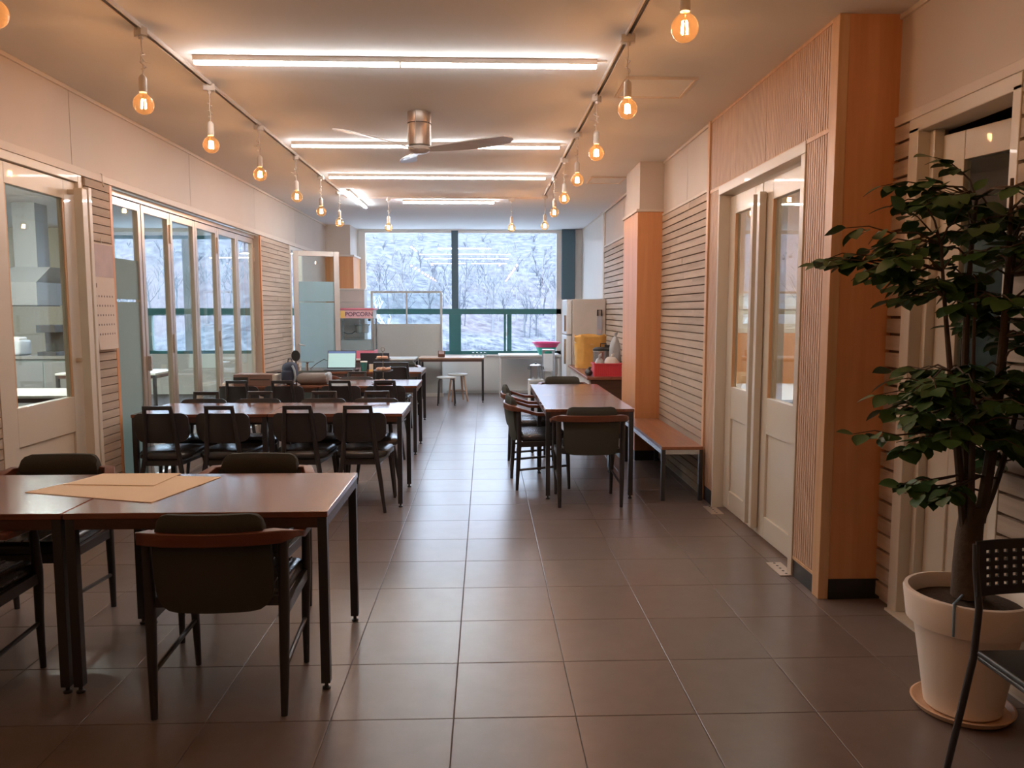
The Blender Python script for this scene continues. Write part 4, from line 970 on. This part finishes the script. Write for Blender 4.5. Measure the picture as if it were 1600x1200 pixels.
sg=thing('table_sign','small dark framed sign standing on the long pale table','sign',(-.715,12.72,.7305)); MB().box(-.055,.055,-.01,.01,0,.105).build('holder','armwood',sg,bevel=.002); MB().box(-.042,.042,-.0125,-.01,.05,.095).build('sign_card','calp',sg); MB().box(-.05,.05,-.03,.03,0,.008).build('foot','switch',sg)
for k in range(4):
    j=thing('glass_jar','clear little glass jar on the long pale table, %s of four'%('leftmost','second from left','third from left','rightmost')[k],'jar',(-.20+.065*k,12.80+.02*(k%2),.7305),0,'little glass jars'); MB().lathe([(.016,0),(.022,.004),(.024,.045),(.016,.056),(.017,.066),(.013,.064),(.020,.044),(.018,.008)],14).build('jar_glass','glass',j)
    MB().lathe([(.0165,.064),(.0175,.072),(.001,.074)],12).build('lid','stain',j)
wt=thing('white_table','white table under the right half of window','table',(.76,13.55,0))
MB().box(-.53,.53,-.30,.30,.70,.73).build('table_top','seatw',wt,bevel=.003); MB().box(-.50,.50,-.27,.27,.665,.70).build('apron','greyframe',wt)
for sx in (-1,1):
    for sy in (-1,1): MB().tube([(sx*.50,sy*.26,0),(sx*.50,sy*.26,.665)],.016,8).build('leg','white',wt)
bs=thing('wash_basin','teal plastic basin with a pink basin nested inside, on the white table','basin',(1.06,13.50,.7305))
MB().lathe([(.13,0),(.20,.165),(.215,.170),(.205,.176),(.125,.008)],30).build('outer_basin','teal_b',bs); MB().lathe([(.135,.05),(.225,.190),(.245,.195),(.243,.215),(.215,.212),(.13,.06)],30).build('inner_basin','hotpink',bs)
tr_=thing('steel_trolley','narrow stainless trolley standing before the fridge','trolley',(1.02,12.55,0))
for sx in (-1,1):
    for sy in (-1,1): MB().box(sx*.08-.010,sx*.08+.010,sy*.14-.010,sy*.14+.010,0,.84).build('post','stain',tr_)
MB().box(-.095,.095,-.155,.155,.84,.862).build('top_shelf','stain',tr_); MB().box(-.09,.09,-.15,.15,.30,.315).build('low_shelf','stain',tr_); MB().box(-.09,.06,-.152,-.146,.52,.80).build('side_panel','fridgef',tr_)
ss=thing('step_stool','small white step stool under the steel pot','stool',(.80,12.28,0))
MB().box(-.12,.12,-.12,.12,.38,.40).build('seat','white',ss,bevel=.003)
for sx in (-1,1): MB().box(sx*.105-.012,sx*.105+.012,-.11,.11,0,.38).build('leg_panel','white',ss)
po=thing('steel_pot','tall stainless pot with black handles below the window table','pot',(.80,12.28,.4005)); MB().lathe([(.085,0),(.09,.01),(.092,.22),(.096,.225),(.06,.24),(.001,.246)],26).build('pot_body','stain',po); MB().lathe([(.018,.244),(.02,.262),(.001,.266)],12).build('lid_knob','switch',po); MB().tube([(-.09,0,.19),(-.125,0,.195),(-.125,0,.17),(-.09,0,.165)],.007,6).build('side_handle','switch',po); MB().tube([(.09,0,.19),(.125,0,.195),(.125,0,.17),(.09,0,.165)],.007,6).build('side_handle','switch',po)
# fridge
fr=thing('refrigerator','cream fridge seen side-on at the end of the counter','fridge',(1.20,11.15,0))
MB().box(.05,.53,0,.64,.03,1.65).build('body','fridge',fr,bevel=.008)
fd=MB().box(-.035,.045,.0,.64,.06,1.13).build('fridge_door','fridgef',fr,bevel=.012); fz=MB().box(-.035,.045,.0,.64,1.145,1.645).build('freezer_door','fridgef',fr,bevel=.012)
MB().box(-.065,-.035,.03,.055,.72,1.08).build('handle','stain',fd); MB().box(-.065,-.035,.03,.055,1.19,1.42).build('handle','stain',fz)
for x in (.1,.45): MB().lathe([(.025,0),(.02,.03)],10,(x,.1,0)).build('foot','switch',fr)
MB().box(.165,.185,-.003,0,1.27,1.285).build('badge','greyframe',fr)
cl=thing('hanging_scale','long pale board hung by a dark loop on the fridge side','board',(1.64,11.145,1.14)); MB().box(-.035,.035,-.012,-.002,0,.27).build('board','board2',cl,bevel=.002); MB().tube([(-.028,-.008,.27),(-.028,-.008,.355),(.028,-.008,.355),(.028,-.008,.27)],.011,6).build('loop','switch',cl); MB().box(-.028,.028,-.014,-.012,.02,.08).build('print_panel','calp',cl)
# counter cabinets and worktop
for k in range(2):
    y0=8.92+k*1.03; u=thing('counter_cabinet','dark brown base cabinet under the counter, %s unit'%('near' if k==0 else 'far'),'cabinet',(1.22,y0,0),0,'counter base cabinets')
    MB().box(0,.50,0,1.025,.06,.69).build('carcass','cabd',u); MB().box(.03,.50,.01,1.01,0,.06).build('plinth','base',u)
    for q in range(2): d_=MB().box(-.018,0,.01+q*.51,.505+q*.51,.07,.68).build('cabinet_door','fridge',u,bevel=.003); MB().box(-.03,-.018,.40+q*.12,.42+q*.12,.45,.60).build('handle','switch',d_)
tag(MB().box(1.175,1.715,8.90,11.0,.69,.72).build('worktop','counter',bevel=.003),'continuous reddish worktop running from the column to the fridge','worktop')
rb=thing('red_basket','red plastic basket at the near end of the counter','basket',(1.43,9.12,.7205))
MB().box(-.16,.16,-.12,-.112,.012,.15).box(-.16,.16,.112,.12,.012,.15).box(-.16,-.152,-.112,.112,.012,.15).box(.152,.16,-.112,.112,.012,.15).box(-.16,.16,-.12,.12,0,.012).build('basket_wall','red',rb,bevel=.003)
rbs=MB()
for k in range(13): rbs.box(-.15+k*.0245,-.145+k*.0245,-.124,-.12,.02,.135)
rbs=rbs.build('ribs','red',rb); rbs['kind']='stuff'; MB().box(-.17,.17,-.13,-.12,.138,.155).box(-.17,.17,.12,.13,.138,.155).box(-.17,-.16,-.12,.12,.138,.155).box(.16,.17,-.12,.12,.138,.155).build('rim','red',rb)
def blob(name,lab,cat,loc,size,mat,seed,knot=None):
    t=thing(name,lab,cat,loc); r_=random.Random(seed); n,k=18,12; vs=[]; fs=[]
    ph=[r_.uniform(0,6) for _ in range(6)]
    for i in range(k+1):
        v=i/k
        for j in range(n):
            a=2*PI*j/n; w=(math.sin(PI*min(1,.12+.88*v))**.45) if v<.999 else .0
            w=max(w,.02)*(1+.09*math.sin(3*a+ph[0]+v*4)+.07*math.sin(5*a+ph[1]-v*6)+.04*math.sin(9*a+ph[2]))
            vs.append((size[0]/2*w*math.cos(a),size[1]/2*w*math.sin(a),size[2]*v*(1+.03*math.sin(2*a+ph[3]))))
    for i in range(k):
        for j in range(n): fs.append((i*n+j,i*n+(j+1)%n,(i+1)*n+(j+1)%n,(i+1)*n+j))
    fs.append(tuple(range(n-1,-1,-1))); fs.append(tuple(k*n+j for j in range(n)))
    m=MB().add(vs,fs); m.smooth=True; m.build('bag_body',mat,t,angle=80)
    if knot: MB().tube([(0,0,size[2]*.96),(.01,0,size[2]+knot*.5),(.03,.01,size[2]+knot)],[.012,.02,.006],7).build('tied_top',mat,t)
    return t
blob('plastic_bag','white plastic bag bulging out of the red basket','bag',(1.49,9.12,.735),(.19,.17,.215),'bagw',1,.03)
blob('plastic_bag','grey plastic bag beside the steel cooker, left in the basket','bag',(1.345,9.13,.735),(.12,.16,.20),'bagg',2,.05)
blob('plastic_bag','tall clear plastic bag standing near the column','bag',(1.60,9.55,.7205),(.14,.14,.46),'bagg',3,.04)
blob('black_pouch','small black pouch on the counter left of the red basket','pouch',(1.225,9.16,.7205),(.085,.13,.08),'switch',4,.015)
ck=thing('steel_cooker','stainless pressure cooker with black lid on the counter','cooker',(1.48,9.80,.7205)); MB().lathe([(.105,0),(.112,.02),(.115,.25),(.119,.256),(.117,.27)],28).build('pot_body','stain',ck); MB().lathe([(.120,.262),(.121,.282),(.09,.305),(.001,.312)],28).build('lid','switch',ck); MB().beam((.03,0,.325),(.19,-.03,.315),.03,.028).build('long_handle','switch',ck,bevel=.004); MB().tube([(-.02,0,.31),(-.02,0,.35),(.05,0,.352),(.05,0,.31)],.008,6).build('lid_handle','switch',ck)
sk=thing('yellow_sack','big crumpled yellow sack on the counter in front of the fridge','bag',(1.41,10.45,.7205))
n,k=28,14; vs=[]; fs=[]; r_=random.Random(6)
for i in range(k+1):
    v=i/k
    for j in range(n):
        a=2*PI*j/n; ca,sa=math.cos(a),math.sin(a); w=(.86+.14*v)*(1+.035*math.sin(7*a+v*3)+.03*math.sin(11*a-v*5))
        vs.append((.215*math.copysign(abs(ca)**.6,ca)*w,.17*math.copysign(abs(sa)**.6,sa)*w,.44*v+(.012*math.sin(5*a) if i==k else 0)))
for i in range(k):
    for j in range(n): fs.append((i*n+j,i*n+(j+1)%n,(i+1)*n+(j+1)%n,(i+1)*n+j))
fs.append(tuple(range(n-1,-1,-1))); m=MB().add(vs,fs); m.smooth=True; o=m.build('sack_body','bag',sk,angle=80); sm=o.modifiers.new('thickness','SOLIDIFY'); sm.thickness=.004
MB().lathe([(.001,.33),(.12,.335),(.165,.32)],16).build('contents','bagw',sk); MB().tube([(-.20,-.06,.42),(-.225,-.10,.40),(-.235,-.13,.36),(-.215,-.15,.34)],.006,6).build('sack_handle','greyframe',sk)
# ================================================================== SIDE ROOM (LEFT)
kl=thing('light_bar','white light bar on the side room ceiling behind the glass doors','light',(-4.9,8.6,CZ)); MB().box(-1.12,1.12,-.035,.035,-.03,0).build('housing','plastic_w',kl); MB().box(-1.1,1.1,-.03,.03,-.045,-.03).build('lit_tube','tubek',kl)
kl=thing('light_bar','second light bar on the side room ceiling, nearer the half-glazed door','light',(-6.7,7.0,CZ)); MB().box(-1.12,1.12,-.035,.035,-.03,0).build('housing','plastic_w',kl); MB().box(-1.1,1.1,-.03,.03,-.045,-.03).build('lit_tube','tubek',kl)
hd=thing('range_hood','grey range hood over the kitchen counter behind the near left door','hood',(-6.15,10.8,0))
MB().add([(-.30,-.30,1.56),(.26,-.30,1.56),(.26,.30,1.56),(-.30,.30,1.56),(-.30,-.30,1.86),(.26,-.30,1.86),(.26,.30,1.86),(-.30,.30,1.86),(-.30,-.2,2.06),(.40,-.2,2.06),(.40,.3,2.06),(-.30,.3,2.06)],
         [(3,2,1,0),(0,1,5,4),(1,2,6,5),(2,3,7,6),(3,0,4,7),(4,5,9,8),(5,6,10,9),(6,7,11,10),(7,4,8,11),(8,9,10,11)]).build('hood_shell','hood',hd)
MB().box(-.15,.15,-.05,.25,2.06,CZ).build('duct','hood',hd); MB().box(-.28,.24,-.28,.28,1.545,1.56).build('filter','steel_b',hd)
kc=thing('kitchen_counter','steel kitchen counter below the range hood','counter',(-6.0,10.6,0)); MB().box(-.75,.75,-.30,.30,.86,.90).build('counter_top','stain',kc); MB().box(-.72,.72,-.26,.30,.08,.86).build('cabinet_body','wallgreen',kc); 
for q in range(3): MB().box(-.71+q*.48,-.25+q*.48,-.28,-.26,.12,.82).build('cabinet_door','hood',kc,bevel=.003)
wp_=thing('white_appliance','pale boxy appliance on the kitchen counter','appliance',(-6.25,10.55,.9005)); MB().rbox((0,0,.10),(.30,.28,.20),.03,3).build('body','wbeam',wp_); MB().rbox((0,0,.215),(.24,.2,.05),.02,3).build('lid','white',wp_); MB().box(-.08,.08,-.145,-.14,.05,.12).build('front_panel','switch',wp_)
cm=thing('coffee_machine','black coffee machine on the kitchen counter','appliance',(-5.72,10.5,.9005)); MB().box(-.12,.12,-.16,.18,0,.05).box(-.12,.12,.04,.18,.05,.40).box(-.12,.12,-.16,.04,.30,.40).build('body','switch',cm,bevel=.006); MB().lathe([(.04,0),(.055,.06),(.05,.11)],16,(0,-.06,.052)).build('jug','dglass',cm)
for k,(x,y,lab) in enumerate(((-4.35,7.4,'white-topped table in the side room behind the folding doors, nearer one'),(-4.6,9.9,'white-topped table in the side room behind the folding doors, farther one'))):
    o=make_table(1.2,.7,.73,'seatw'); o['label']=lab; o['group']='side room tables'; o.location=(x,y,0)
for k,(x,y) in enumerate(((-4.3,6.75),(-4.6,9.25),(-4.05,8.1))):
    put_chair(x,y,(0,0,PI)[k],'black chair at a white-topped table in the side room, %s'%('nearest','farthest','facing the camera')[k],'side room chairs')
# ================================================================== DINING ROOM (RIGHT)
dl=thing('light_bar','light bar on the dining room ceiling behind the double doors','light',(3.2,6.6,CZ)); MB().box(-1.12,1.12,-.035,.035,-.03,0).build('housing','plastic_w',dl); MB().box(-1.1,1.1,-.03,.03,-.045,-.03).build('lit_tube','tubed',dl)
o=make_table(1.5,.9,.72,'wbeam'); o['label']='pale-topped dining table behind the double doors'; o['category']='table'; o.location=(2.85,7.35,0); o.rotation_euler=(0,0,PI/2)
def bent(x,y,rz,lab):
    t=thing('bentwood_chair',lab,'chair',(x,y,0),rz,'bentwood dining chairs')
    MB().rbox((0,0,.43),(.44,.42,.05),.02,3).build('seat','greyfab',t)
    for sx in (-1,1):
        MB().tube([(sx*.20,.19,0),(sx*.20,.17,.43)],.014,8).build('leg','trimw',t); MB().tube([(sx*.20,-.20,0),(sx*.20,-.18,.43),(sx*.21,-.22,.78)],.014,8).build('leg','trimw',t)
    MB().tube([(.235*math.cos(a),-.02+.22*math.sin(a)*(1 if math.sin(a)<0 else .9),.66) for a in [PI*(-1.12+1.24*k/16) for k in range(17)]],.014,8).build('arm_hoop','trimw',t)
    MB().cpanel(.40,.60,.80,.02,-.215,.03,.04,.04,-.05).build('backrest','trimw',t)
bent(2.75,8.45,PI,'bentwood armchair at the far end of the dining table'); bent(3.62,7.6,PI/2,'bentwood armchair on the far side of the dining table'); bent(3.62,6.9,PI/2,'second bentwood armchair on the far side of the dining table, nearer')
